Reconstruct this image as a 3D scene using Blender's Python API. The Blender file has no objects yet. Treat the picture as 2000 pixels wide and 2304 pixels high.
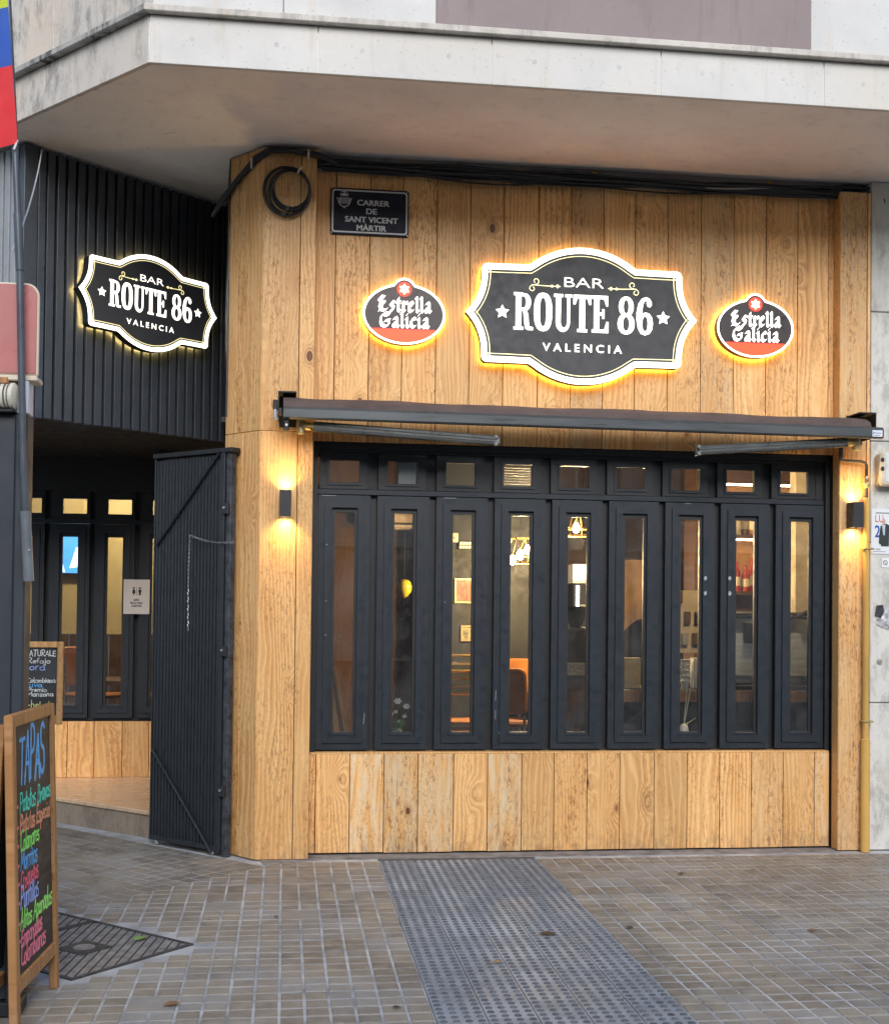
import bpy, bmesh, math, random
from mathutils import Matrix, Vector
random.seed(7)
SC = bpy.context.scene
COL = SC.collection
PI = math.pi
R = math.radians

# ------------------------------------------------------------------ camera
EYE = Vector((0.0, -8.0, 1.6))
YAW, PIT, ROL = -0.1271004, 0.0199851, 0.0111320
cy_, sy_ = math.cos(YAW), math.sin(YAW)
F_ = Vector((-sy_*math.cos(PIT), cy_*math.cos(PIT), math.sin(PIT)))
R0 = Vector((cy_, sy_, 0)); U0 = R0.cross(F_)
RV = R0*math.cos(ROL) + U0*math.sin(ROL)
UV = -R0*math.sin(ROL) + U0*math.cos(ROL)
cd = bpy.data.cameras.new('camera')
cam = bpy.data.objects.new('camera', cd); COL.objects.link(cam)
cam.matrix_world = Matrix(((RV.x, UV.x, -F_.x, EYE.x), (RV.y, UV.y, -F_.y, EYE.y), (RV.z, UV.z, -F_.z, EYE.z), (0, 0, 0, 1)))
cd.sensor_fit = 'HORIZONTAL'; cd.sensor_width = 36.0; cd.lens = 2809.28/2000*36
cd.shift_y = 153.6/2000; cd.clip_start = .05; cd.clip_end = 3000
SC.camera = cam

# ------------------------------------------------------------------ light
W = bpy.data.worlds.new('World'); SC.world = W; W.use_nodes = True
wn = W.node_tree.nodes; wl = W.node_tree.links
sky = wn.new('ShaderNodeTexSky'); sky.sky_type = 'NISHITA'; sky.sun_disc = False
SUN_EL, SUN_AZ = R(31), R(180)          # azimuth clockwise from +Y (north)
sky.sun_elevation = SUN_EL; sky.sun_rotation = SUN_AZ
sky.air_density = 1.0; sky.dust_density = 1.0; sky.ozone_density = 1.0
wn['Background'].inputs['Strength'].default_value = 0.105
wl.new(sky.outputs[0], wn['Background'].inputs['Color'])
sd = bpy.data.lights.new('sun', 'SUN'); sd.energy = 1.45; sd.angle = R(40); sd.color = (1.0, .985, .965)
sun = bpy.data.objects.new('sun', sd); COL.objects.link(sun)
sdir = Vector((math.sin(SUN_AZ)*math.cos(SUN_EL), math.cos(SUN_AZ)*math.cos(SUN_EL), math.sin(SUN_EL)))
sun.rotation_euler = sdir.to_track_quat('Z', 'Y').to_euler()
SC.view_settings.view_transform = 'Standard'; SC.view_settings.look = 'None'
SC.view_settings.gamma = 1.0; SC.view_settings.use_curve_mapping = False
SC.view_settings.exposure = 1.12
SC.render.engine = 'CYCLES'
SC.cycles.use_denoising = True
SC.cycles.use_adaptive_sampling = True; SC.cycles.adaptive_threshold = .02
SC.cycles.max_bounces = 7; SC.cycles.transparent_max_bounces = 12
SC.cycles.sample_clamp_indirect = 6.0
SC.cycles.caustics_reflective = False; SC.cycles.caustics_refractive = False

# ------------------------------------------------------------------ materials
MATS = {}
class NT:
    """small helper to wire shader nodes"""
    def __init__(s, name):
        s.m = bpy.data.materials.new(name); s.m.use_nodes = True
        s.t = s.m.node_tree; s.n = s.t.nodes; s.l = s.t.links
        s.b = s.n['Principled BSDF']; s.out = s.n['Material Output']
    def set(s, sock, v):
        if isinstance(v, bpy.types.NodeSocket): s.l.new(v, sock)
        else: sock.default_value = v
    def math(s, op, a, b=None, c=None, clamp=False):
        n = s.n.new('ShaderNodeMath'); n.operation = op; n.use_clamp = clamp
        s.set(n.inputs[0], a)
        if b is not None: s.set(n.inputs[1], b)
        if c is not None: s.set(n.inputs[2], c)
        return n.outputs[0]
    def vmath(s, op, a, b):
        n = s.n.new('ShaderNodeVectorMath'); n.operation = op
        s.set(n.inputs[0], a); s.set(n.inputs[1], b); return n.outputs[0]
    def noise(s, vec, scale=5, detail=3, rough=.5, dist=0):
        n = s.n.new('ShaderNodeTexNoise'); s.l.new(vec, n.inputs['Vector'])
        n.inputs['Scale'].default_value = scale; n.inputs['Detail'].default_value = detail
        n.inputs['Roughness'].default_value = rough; n.inputs['Distortion'].default_value = dist
        return n.outputs['Fac']
    def voro(s, vec, scale=5, feature='F1'):
        n = s.n.new('ShaderNodeTexVoronoi'); n.feature = feature; s.l.new(vec, n.inputs['Vector'])
        n.inputs['Scale'].default_value = scale; return n
    def rng(s, v, a, b, c=0., d=1., smooth=False):
        n = s.n.new('ShaderNodeMapRange'); n.clamp = True
        if smooth: n.interpolation_type = 'SMOOTHSTEP'
        s.set(n.inputs[0], v)
        for i, q in enumerate((a, b, c, d)): s.set(n.inputs[i+1], q)
        return n.outputs[0]
    def mix(s, f, a, b, mode='MIX'):
        n = s.n.new('ShaderNodeMix'); n.data_type = 'RGBA'; n.blend_type = mode
        s.set(n.inputs['Factor'], f)
        for k, v in (('A', a), ('B', b)):
            sock = [i for i in n.inputs if i.name == k and i.type == 'RGBA'][0]
            if isinstance(v, tuple): v = (*v[:3], 1)
            s.set(sock, v)
        return [o for o in n.outputs if o.type == 'RGBA'][0]
    def obj(s):
        return s.n.new('ShaderNodeTexCoord').outputs['Object']
    def pos(s):
        return s.n.new('ShaderNodeNewGeometry').outputs['Position']
    def rnd(s):
        return s.n.new('ShaderNodeObjectInfo').outputs['Random']
    def scale(s, v, sc):
        return s.vmath('MULTIPLY', v, sc)
    def bump(s, h, strength=.3, dist=.01):
        n = s.n.new('ShaderNodeBump'); s.l.new(h, n.inputs['Height'])
        n.inputs['Strength'].default_value = strength; n.inputs['Distance'].default_value = dist
        s.l.new(n.outputs[0], s.b.inputs['Normal'])
    def base(s, c): s.set(s.b.inputs['Base Color'], (*c, 1) if isinstance(c, tuple) else c)
    def rough(s, v): s.set(s.b.inputs['Roughness'], v)

def plain(name, col, rough=.5, metal=0., var=.25, scale=8., bump=0., bscale=60., spec=.5, dirt=None, stretch=(1, 1, 1)):
    """principled colour with uneven tone, a little dirt and fine relief"""
    if name in MATS: return MATS[name]
    N = NT(name); o = N.pos() if dirt == 'world' else N.obj()
    o = N.vmath('ADD', o, N.vmath('MULTIPLY', N.rnd(), (31., 17., 53.)))
    os_ = N.scale(o, stretch)
    a = N.noise(os_, scale, 5, .6)
    lo = tuple(c*(1-var) for c in col); hi = tuple(min(1., c*(1+var)) for c in col)
    c = N.mix(N.rng(a, .3, .7), lo, hi)
    N.base(c); N.b.inputs['Metallic'].default_value = metal
    N.b.inputs['Specular IOR Level'].default_value = spec
    N.rough(N.rng(N.noise(os_, scale*2.3, 3), .3, .7, max(0, rough-.1), min(1, rough+.1)))
    if bump: N.bump(N.noise(os_, bscale, 4, .6), bump, .004)
    MATS[name] = N.m; return N.m

def emis(name, col, strength, lights=False):
    if name in MATS: return MATS[name]
    N = NT(name); N.m.cycles.emission_sampling = 'FRONT_BACK' if lights else 'NONE'; N.base(tuple(min(1, c) for c in col)); N.rough(.4)
    N.b.inputs['Emission Color'].default_value = (*col, 1); N.b.inputs['Emission Strength'].default_value = strength
    MATS[name] = N.m; return N.m

def wood_mat(name='printed_pine', light=(.80, .485, .205), mid=(.645, .330, .114), line=(.24, .085, .022), knot=(.12, .036, .016), pale=True, gloss=.42):
    N = NT(name); r = N.rnd()
    o = N.vmath('ADD', N.obj(), N.vmath('MULTIPLY', r, (37., 0., 91.)))
    s = N.n.new('ShaderNodeSeparateXYZ'); N.l.new(o, s.inputs[0]); x, z = s.outputs[0], s.outputs[2]
    def vec(ax, az):
        c = N.n.new('ShaderNodeCombineXYZ'); N.l.new(N.math('MULTIPLY', x, ax), c.inputs[0]); N.l.new(N.math('MULTIPLY', z, az), c.inputs[1]); return c.outputs[0]
    low = N.noise(vec(3.2, .55), 1.0, 2, .5)
    low2 = N.noise(vec(9., 2.2), 1.0, 2, .5)
    v = N.voro(vec(4.6, 2.7), 1.0); d = v.outputs['Distance']
    cs = N.n.new('ShaderNodeSeparateColor'); N.l.new(v.outputs['Color'], cs.inputs[0])
    keep = N.math('GREATER_THAN', cs.outputs[0], .55); big_ = N.rng(cs.outputs[1], 0, 1, .35, 1.)
    pull = N.math('MULTIPLY', N.rng(d, 0., .42, 1., 0., True), keep)
    ph = N.math('ADD', N.math('MULTIPLY', N.math('MULTIPLY', x, 190.), N.rng(N.math('FRACT', N.math('MULTIPLY', r, 23.1)), 0, 1, .6, 1.35)), N.math('MULTIPLY', low, 44.))
    ph = N.math('ADD', ph, N.math('MULTIPLY', low2, 9.))
    ph = N.math('ADD', ph, N.math('MULTIPLY', pull, 20.))
    sn = N.math('MULTIPLY_ADD', N.math('SINE', ph), .5, .5)
    zone = N.rng(N.noise(vec(6., .8), 1.0, 2, .5), .38, .62)
    ln = N.math('MULTIPLY', N.math('POWER', sn, 5.), zone)
    hl = N.math('POWER', N.math('MULTIPLY_ADD', N.math('SINE', N.math('ADD', ph, 2.4)), .5, .5), 4.)
    grain = N.noise(vec(260., 5.), 1.0, 3, .6)
    blotch = N.noise(vec(7., 1.6), 1.0, 3, .55)
    fl = N.noise(vec(85., 17.), 1.0, 3, .6, .4)
    fl2 = N.noise(vec(48., 30.), 1.0, 4, .7, .6)
    flm = N.math('MULTIPLY', N.math('MAXIMUM', N.rng(fl, .55, .61), N.math('MULTIPLY', N.rng(fl2, .56, .62), .8)), N.rng(N.noise(vec(10., 1.2), 1.0, 2), .36, .58))
    r2 = N.math('FRACT', N.math('MULTIPLY', r, 7.31)); r3 = N.math('FRACT', N.math('MULTIPLY', r, 13.7))
    c = N.mix(N.rng(blotch, .32, .68), light, mid)
    c = N.mix(N.math('MULTIPLY', N.rng(grain, .4, .75), .35), c, mid)
    c = N.mix(N.math('MULTIPLY', hl, N.rng(r2, 0, 1, .55, .2)), c, tuple(min(1, q*1.18+.03) for q in light))
    c = N.mix(N.math('MULTIPLY', ln, N.rng(r3, 0, 1, .12, .42)), c, line)
    c = N.mix(N.math('MULTIPLY', flm, N.rng(r2, 0, 1, .35, .9)), c, line)
    if pale:
        pm = N.math('MULTIPLY', N.rng(r2, .74, .84), N.rng(N.noise(vec(26., 3.), 1.0, 4, .65), .42, .62))
        c = N.mix(N.math('MULTIPLY', pm, .75), c, (.72, .58, .38))
    kd = N.math('DIVIDE', N.math('ADD', d, N.math('MULTIPLY', N.math('SUBTRACT', low2, .5), .06)), big_)
    ring = N.math('MULTIPLY', N.math('MULTIPLY', N.rng(kd, .09, .30, 1., 0.), keep), N.math('MULTIPLY_ADD', N.math('SINE', N.math('MULTIPLY', kd, 95.)), .25, .45))
    c = N.mix(ring, c, line)
    km = N.math('MULTIPLY', N.rng(kd, .085, .115, 1., 0., True), keep)
    c = N.mix(N.math('MULTIPLY', km, N.rng(cs.outputs[2], 0, 1, .55, .92)), c, knot)
    speck = N.math('MULTIPLY', N.rng(N.noise(vec(120., 48.), 1.0, 2, .6), .64, .72), N.rng(r2, 0, 1, .2, .8))
    c = N.mix(speck, c, (.17, .06, .02))
    wz = N.n.new('ShaderNodeSeparateXYZ'); N.l.new(N.pos(), wz.inputs[0])
    splash = N.math('MULTIPLY', N.rng(wz.outputs[2], .0, .16, 1, 0), N.rng(N.noise(N.scale(N.pos(), (1, 1, .6)), 16, 5, .7), .44, .66))
    c = N.mix(N.math('MULTIPLY', splash, .6), c, (.13, .105, .085))
    # board-to-board tone
    t = N.rng(r3, 0, 1, .80, 1.10)
    mm = N.n.new('ShaderNodeMix'); mm.data_type = 'RGBA'; mm.blend_type = 'MULTIPLY'; mm.inputs['Factor'].default_value = 1
    cc = N.n.new('ShaderNodeCombineColor')
    for i in range(3): N.l.new(t, cc.inputs[i])
    ins = [i for i in mm.inputs if i.type == 'RGBA']; N.l.new(c, ins[0]); N.l.new(cc.outputs[0], ins[1])
    N.base([q for q in mm.outputs if q.type == 'RGBA'][0])
    N.rough(N.rng(fl, .3, .7, gloss-.06, gloss+.14)); N.b.inputs['Specular IOR Level'].default_value = .35
    N.bump(N.math('ADD', N.math('MULTIPLY', ln, -.5), grain), .22, .002)
    MATS[name] = N.m; return N.m

def concrete_mat(name, col, stain=(.30, .24, .18), amount=.5, pits=True, black=0., warm=None):
    N = NT(name); o = N.pos()
    a = N.noise(o, 2.2, 5, .6); b = N.noise(o, 26, 4, .6)
    c = N.mix(N.rng(a, .3, .72), tuple(q*.9 for q in col), tuple(min(1, q*1.06) for q in col))
    if warm: c = N.mix(N.rng(N.noise(o, 1.1, 3), .5, .72), c, warm)
    st = N.noise(N.scale(o, (9, 9, 1.3)), 1.0, 4, .65)
    c = N.mix(N.math('MULTIPLY', N.rng(st, .56, .78), amount), c, stain)
    c = N.mix(N.math('MULTIPLY', N.rng(b, .62, .75), .35), c, tuple(q*.55 for q in col))
    if pits:
        v = N.voro(o, 26).outputs['Distance']
        c = N.mix(N.math('MULTIPLY', N.rng(v, .07, .13, 1, 0), .55), c, tuple(q*.4 for q in col))
    if black:
        bl = N.math('MULTIPLY', N.rng(N.noise(N.scale(o, (1, 1, .45)), 14, 5, .7), .5-.1*black, .62), N.rng(N.noise(o, 3, 2), .36, .55))
        c = N.mix(N.math('MULTIPLY', bl, min(1, black)), c, (.035, .033, .032))
    N.base(c); N.rough(.75); N.b.inputs['Specular IOR Level'].default_value = .3
    N.bump(N.math('ADD', b, a), .25, .006)
    MATS[name] = N.m; return N.m

def tile_mat(name, source, c1, c2, c3, rough=.58):
    """paving: tone per tile, damp and dust patches with shapes of their own"""
    N = NT(name); o = N.pos()
    if source == 'object': r = N.rnd()
    else:
        at = N.n.new('ShaderNodeAttribute'); at.attribute_name = 'rnd'; r = at.outputs['Fac']
    r2 = N.math('FRACT', N.math('MULTIPLY', r, 5.7))
    c = N.mix(r, c1, c2); c = N.mix(N.rng(r2, .62, .9, 0, .85), c, c3)
    big = N.noise(o, .9, 4, .6)
    c = N.mix(N.rng(big, .46, .66, 0, .7), c, tuple(q*.62 for q in c1))
    cell = N.noise(o, 9, 4, .65)
    c = N.mix(N.rng(cell, .35, .7, .0, .5), c, tuple(min(1, q*1.5) for q in c2))
    fine = N.noise(o, 120, 3, .6)
    c = N.mix(N.rng(fine, .55, .75, 0, .4), c, tuple(q*.5 for q in c1))
    dust = N.noise(o, 2.6, 5, .7)
    c = N.mix(N.rng(dust, .52, .72, 0, .55), c, (.30, .295, .29))
    spot = N.voro(o, 5.5).outputs['Distance']
    c = N.mix(N.rng(N.math('ADD', spot, N.math('MULTIPLY', fine, .04)), .05, .085, .75, 0), c, tuple(q*.35 for q in c1))
    N.base(c); N.rough(N.rng(big, .4, .66, rough+.08, rough-.1)); N.b.inputs['Specular IOR Level'].default_value = .38
    N.bump(N.math('ADD', fine, cell), .3, .004)
    MATS[name] = N.m; return N.m

def glass_mat():
    m = bpy.data.materials.new('window_glass'); m.use_nodes = True
    n = m.node_tree.nodes; l = m.node_tree.links; n.clear()
    out = n.new('ShaderNodeOutputMaterial'); mx = n.new('ShaderNodeMixShader')
    tr = n.new('ShaderNodeBsdfTransparent'); tr.inputs[0].default_value = (.90, .91, .90, 1)
    gl = n.new('ShaderNodeBsdfGlossy'); gl.inputs['Roughness'].default_value = .01
    fr = n.new('ShaderNodeFresnel'); fr.inputs['IOR'].default_value = 1.5
    mul = n.new('ShaderNodeMath'); mul.operation = 'MULTIPLY'; mul.inputs[1].default_value = 2.4
    l.new(fr.outputs[0], mul.inputs[0]); l.new(mul.outputs[0], mx.inputs[0])
    df = n.new('ShaderNodeBsdfDiffuse'); df.inputs[0].default_value = (.5, .5, .48, 1); m2 = n.new('ShaderNodeMixShader')
    ge = n.new('ShaderNodeNewGeometry'); nz = n.new('ShaderNodeTexNoise'); nz.inputs['Scale'].default_value = 5; nz.inputs['Detail'].default_value = 6; nz.inputs['Roughness'].default_value = .7
    mr = n.new('ShaderNodeMapRange'); mr.inputs[1].default_value = .42; mr.inputs[2].default_value = .75; mr.inputs[3].default_value = .008; mr.inputs[4].default_value = .07
    l.new(ge.outputs['Position'], nz.inputs['Vector']); l.new(nz.outputs[0], mr.inputs[0]); l.new(mr.outputs[0], m2.inputs[0])
    l.new(tr.outputs[0], m2.inputs[1]); l.new(df.outputs[0], m2.inputs[2]); l.new(m2.outputs[0], mx.inputs[1]); l.new(gl.outputs[0], mx.inputs[2]); l.new(mx.outputs[0], out.inputs[0])
    MATS['glass'] = m; return m

WOOD = wood_mat()
WOODFRAME = wood_mat('stained_pine', (.42, .22, .09), (.33, .155, .055), (.16, .06, .02), pale=False, gloss=.5)
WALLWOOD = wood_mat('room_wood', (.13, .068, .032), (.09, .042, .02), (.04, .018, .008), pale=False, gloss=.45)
GLASS = glass_mat()
FASCIA = concrete_mat('fascia_stone', (.60, .58, .55), (.44, .36, .27), .55, warm=(.56, .525, .46))
SLAB = concrete_mat('wall_stone', (.56, .55, .53), (.50, .38, .26), .35)
CHAM = concrete_mat('chamfer_stone', (.58, .53, .475), (.30, .25, .20), .5, black=.45, warm=(.62, .50, .38))
LIP = concrete_mat('lip_stone', (.55, .51, .46), (.28, .21, .15), .8, black=.35)
LIPB = concrete_mat('lip_stone_mossy', (.42, .40, .37), (.08, .07, .06), .9, black=1.)
SOFF = concrete_mat('soffit_paint', (.82, .775, .725), (.36, .31, .28), .30, pits=False)
PLAST = concrete_mat('mauve_plaster', (.255, .208, .203), (.15, .12, .12), .6, pits=False)
PIER = concrete_mat('old_limestone', (.60, .585, .545), (.38, .29, .17), .65, black=.32)
STEPM = concrete_mat('pitted_step_stone', (.30, .235, .17), (.09, .065, .045), .9, black=.35)
STEPT = plain('step_marble', (.62, .42, .26), .25, var=.15, scale=5, stretch=(1, 6, 1))
GROUT = plain('grey_grout', (.35, .355, .36), .8, var=.45, scale=5, bump=.4)
ASPH = plain('asphalt', (.06, .06, .062), .8, var=.3, scale=30, bump=.6)
TILE = tile_mat('paving_tile', 'object', (.150, .132, .110), (.255, .222, .180), (.25, .248, .244))
TILES = tile_mat('paving_far', 'attr', (.150, .132, .110), (.255, .222, .180), (.25, .248, .244))
TACT = tile_mat('tactile_tile', 'object', (.19, .207, .23), (.25, .268, .292), (.34, .36, .385), .66)
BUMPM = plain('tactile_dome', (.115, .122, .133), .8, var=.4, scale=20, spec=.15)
FRAME = plain('anthracite_paint', (.0115, .0165, .0235), .45, var=.05, scale=9, bump=.04, spec=.45)
FRAMED = plain('anthracite_recess', (.012, .0135, .016), .5, var=.2, scale=9)
SLATM = plain('slat_metal', (.046, .053, .064), .38, var=.15, scale=6)
SLATSKY = plain('slat_sky_lit', (.26, .27, .28), .4, var=.1)  # paler copy of the slat metal, sky glare put into its colour
GATEM = plain('gate_metal', (.015, .018, .023), .45, var=.35, scale=12, bump=.25)
GATEW = plain('gate_worn', (.05, .055, .065), .5, metal=.2, var=.7, scale=22)
BLACK = plain('dull_black', (.012, .012, .013), .6)
RUBBER = plain('cable_black', (.010, .010, .011), .45)
CHRM = plain('chrome_bright', (.6, .6, .6), .2, metal=.95)
STEEL = plain('brushed_steel', (.42, .43, .45), .35, metal=.85, var=.12, stretch=(1, 1, 14))
GALV = plain('galvanised', (.45, .45, .44), .45, metal=.7)
BRASS = plain('yellowed_alloy', (.42, .33, .16), .4, metal=.5)
AWNF = plain('awning_canvas', (.085, .060, .055), .85, var=.25, scale=5, bump=.3)
AWNB = plain('awning_bar', (.075, .083, .088), .35, metal=.3, var=.2, scale=4, stretch=(.3, 1, 3))
ARMM = plain('awning_arm', (.085, .088, .085), .35, metal=.4, var=.2)
IRON = plain('cast_iron', (.060, .060, .063), .55, metal=.3, var=.4, scale=20, bump=.4)
PIT = plain('grate_shade', (.012, .012, .012), .9)
CHALKB = plain('chalkboard', (.020, .021, .023), .6, var=.7, scale=5, stretch=(1, 1, 2.5))
WHITEP = plain('white_paint', (.72, .72, .72), .5, var=.06)
CREAM = plain('cream_paint', (.62, .54, .42), .6, var=.1)
YPIPE = plain('ochre_pipe', (.56, .33, .085), .45, var=.2, scale=4, stretch=(1, 1, .3))
EMW = emis('sign_white', (1.0, .94, .84), 1.35)
EMW2 = emis('sign_letter', (1.0, .94, .84), 1.0)
EML = emis('sign_line', (1.0, .86, .42), .7)
EMHALO = emis('sign_backlight', (1.0, .64, .12), 15., True)
EMHALO2 = emis('sign_backlight_pale', (1.0, .72, .25), 14., True)
EMRED = emis('sign_red', (.85, .085, .02), .34)
EMRED2 = emis('sign_red_deep', (.75, .03, .02), .3)
PANEL = plain('sign_panel', (.042, .043, .047), .55, var=.02)

# ------------------------------------------------------------------ mesh building
class MB:
    def __init__(s): s.v = []; s.f = []; s.mi = []; s.cur = 0
    def add(s, vs, fs):
        n = len(s.v); s.v += [tuple(q) for q in vs]; s.f += [tuple(n+i for i in f) for f in fs]; s.mi += [s.cur]*len(fs); return s
    def box(s, x0, x1, y0, y1, z0, z1):
        return s.add([(x0, y0, z0), (x1, y0, z0), (x1, y1, z0), (x0, y1, z0), (x0, y0, z1), (x1, y0, z1), (x1, y1, z1), (x0, y1, z1)],
                     [(0, 3, 2, 1), (4, 5, 6, 7), (0, 1, 5, 4), (1, 2, 6, 5), (2, 3, 7, 6), (3, 0, 4, 7)])
    def prism(s, pts, z0, z1):
        """polygon in plan, counter-clockwise, extruded along z"""
        n = len(pts)
        return s.add([(x, y, z0) for x, y in pts]+[(x, y, z1) for x, y in pts],
                     [tuple(range(n-1, -1, -1)), tuple(range(n, 2*n))]+[(i, (i+1) % n, n+(i+1) % n, n+i) for i in range(n)])
    def plate(s, pts, y0, y1):
        """outline (x,z), counter-clockwise seen from the front (-y), between depth y0 (front) and y1"""
        n = len(pts)
        return s.add([(x, y0, z) for x, z in pts]+[(x, y1, z) for x, z in pts],
                     [tuple(range(n)), tuple(range(2*n-1, n-1, -1))]+[(i, n+i, n+(i+1) % n, (i+1) % n) for i in range(n)])
    def face(s, pts, y):
        return s.add([(x, y, z) for x, z in pts], [tuple(range(len(pts)))])
    def band(s, A, B, y0, y1=None):
        """ring between two outlines with the same point count"""
        n = len(A); y1 = y0 if y1 is None else y1
        return s.add([(x, y0, z) for x, z in A]+[(x, y1, z) for x, z in B], [(i, (i+1) % n, n+(i+1) % n, n+i) for i in range(n)])
    def tube(s, path, r, n=8, cap=True):
        P = [Vector(q) for q in path]; rings = []
        rr = r if isinstance(r, (list, tuple)) else [r]*len(P)
        up = None
        for i, q in enumerate(P):
            t = (P[min(i+1, len(P)-1)]-P[max(i-1, 0)]).normalized()
            if up is None: up = Vector((0, 0, 1)) if abs(t.z) < .9 else Vector((1, 0, 0))
            a = t.cross(up)
            if a.length < 1e-4: a = t.cross(Vector((0, 1, 0)))
            a.normalize(); b = t.cross(a).normalized(); up = -b if False else up
            rings.append([q+a*rr[i]*math.cos(2*PI*k/n)+b*rr[i]*math.sin(2*PI*k/n) for k in range(n)])
        vs = [w for g in rings for w in g]; fs = []
        for i in range(len(P)-1):
            for k in range(n):
                fs.append((i*n+k, i*n+(k+1) % n, (i+1)*n+(k+1) % n, (i+1)*n+k))
        if cap: fs += [tuple(range(n-1, -1, -1)), tuple(range((len(P)-1)*n, len(P)*n))]
        return s.add(vs, fs)
    def lathe(s, prof, cx=0, cy=0, cz=0, n=12):
        """profile (r,z) turned round a vertical axis"""
        vs = []; fs = []
        for r, z in prof: vs += [(cx+r*math.cos(2*PI*k/n), cy+r*math.sin(2*PI*k/n), cz+z) for k in range(n)]
        for i in range(len(prof)-1):
            for k in range(n): fs.append((i*n+k, i*n+(k+1) % n, (i+1)*n+(k+1) % n, (i+1)*n+k))
        fs += [tuple(range(n-1, -1, -1)), tuple(range((len(prof)-1)*n, len(prof)*n))]
        return s.add(vs, fs)
    def ribbon(s, pts, w, y, round_=True):
        """flat stroke through 2D points (x,z) at depth y, pieces stepped a hair so none share a plane"""
        for i in range(len(pts)-1):
            (x0, z0), (x1, z1) = pts[i], pts[i+1]
            dx, dz = x1-x0, z1-z0; L = math.hypot(dx, dz)
            if L < 1e-6: continue
            dx /= L; dz /= L; e = w*.42 if round_ else 0
            a = (x0-dx*e, z0-dz*e); b = (x1+dx*e, z1+dz*e); nx, nz = -dz*w/2, dx*w/2
            yy = y-(i % 4)*2e-5
            if round_:
                m0 = (x0-dx*e*.2, z0-dz*e*.2); m1 = (x1+dx*e*.2, z1+dz*e*.2)
                q = [(a[0]-nx*.5, a[1]-nz*.5), (m0[0]-nx, m0[1]-nz), (m1[0]-nx, m1[1]-nz), (b[0]-nx*.5, b[1]-nz*.5), (b[0]+nx*.5, b[1]+nz*.5), (m1[0]+nx, m1[1]+nz), (m0[0]+nx, m0[1]+nz), (a[0]+nx*.5, a[1]+nz*.5)]
            else: q = [(a[0]-nx, a[1]-nz), (b[0]-nx, b[1]-nz), (b[0]+nx, b[1]+nz), (a[0]+nx, a[1]+nz)]
            s.face(q, yy)
        return s
    def mesh(s, name, mats, smooth=False, bevel=0, bseg=1):
        me = bpy.data.meshes.new(name); me.from_pydata(s.v, [], s.f)
        for m in (mats if isinstance(mats, (list, tuple)) else [mats]): me.materials.append(m)
        if any(s.mi): me.polygons.foreach_set('material_index', s.mi)
        if bevel or smooth:
            b = bmesh.new(); b.from_mesh(me)
            if bevel:
                es = [e for e in b.edges if len(e.link_faces) == 2 and e.calc_face_angle(0) > .6]
                bmesh.ops.bevel(b, geom=es, offset=bevel, segments=bseg, affect='EDGES', profile=.5, clamp_overlap=True)
            if smooth:
                for f in b.faces: f.smooth = True
                for e in b.edges:
                    if len(e.link_faces) == 2 and e.calc_face_angle(0) > .7: e.smooth = False
            b.to_mesh(me); b.free()
        me.update(); return me
    def build(s, name, mats, parent=None, loc=None, rotz=None, rot=None, **k):
        return link(name, s.mesh(name, mats, **k), parent, loc, rotz, rot)

def link(name, me, parent=None, loc=None, rotz=None, rot=None):
    o = bpy.data.objects.new(name, me); COL.objects.link(o)
    if parent is not None: o.parent = parent
    if loc is not None: o.location = loc
    if rotz is not None: o.rotation_euler = (0, 0, rotz)
    if rot is not None: o.rotation_euler = rot
    return o
def tag(o, label, cat, group=None):
    o['label'] = label; o['category'] = cat
    if group: o['group'] = group
    return o
def thing(name, label, cat, loc=(0, 0, 0), rotz=0, group=None):
    return tag(link(name, None, None, loc, rotz), label, cat, group)
def struct(o): o['kind'] = 'structure'; return o
def dup(root, loc, rotz, label, group=None):
    r = root.copy(); COL.objects.link(r); r.location = loc; r.rotation_euler = (0, 0, rotz); r['label'] = label
    if group: r['group'] = group
    for ch in list(root.children):
        c = ch.copy(); COL.objects.link(c); c.parent = r
        for g in list(ch.children):
            d = g.copy(); COL.objects.link(d); d.parent = c
    return r

def text_mb(body, size, cx, z, y, w=None, bold=0., align='CENTER', mirror=False, depth=.0):
    """Blender's own letters as a flat mesh on a plane facing -y; z is the baseline, w forces the width"""
    c = bpy.data.curves.new('t', 'FONT'); c.body = body; c.size = 1; c.align_x = 'LEFT'; c.offset = bold; c.resolution_u = 3
    o = bpy.data.objects.new('t', c); COL.objects.link(o)
    bpy.context.view_layer.update()
    me = bpy.data.meshes.new_from_object(o.evaluated_get(bpy.context.evaluated_depsgraph_get()))
    bpy.data.objects.remove(o); bpy.data.curves.remove(c)
    xs = [v.co.x for v in me.vertices]; x0, x1 = min(xs), max(xs)
    cap = .73
    sz = size/cap; sx = sz if w is None else w/(x1-x0)
    wid = (x1-x0)*sx
    left = {'CENTER': cx-wid/2, 'LEFT': cx, 'RIGHT': cx-wid}[align]
    m = MB()
    vs = [(left+((x1-v.co.x) if mirror else (v.co.x-x0))*sx, y, z+v.co.y*sz) for v in me.vertices]
    m.add(vs, [tuple(p.vertices) for p in me.polygons]); bpy.data.meshes.remove(me)
    return m

# ------------------------------------------------------------------ ground
gb = MB(); gb.add([(-400, -400, -.03), (400, -400, -.03), (400, 400, -.03), (-400, 400, -.03)], [(0, 1, 2, 3)])
struct(gb.build('ground', ASPH))
pv = struct(MB().box(-9, 9, -7.4, 6.5, -.12, -.004).build('pavement', GROUT))
# the wall-side strip of smeared cement
MB().prism([(-.10, -.28), (.18, -.16), (.25, -.13), (3.63, -.13), (3.63, .03), (.16, .03), (-.14, -.10)], -.004, .0015).build('cement_strip', plain('smeared_cement', (.20, .19, .185), .8, var=.45, scale=9, bump=.4), pv)

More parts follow.
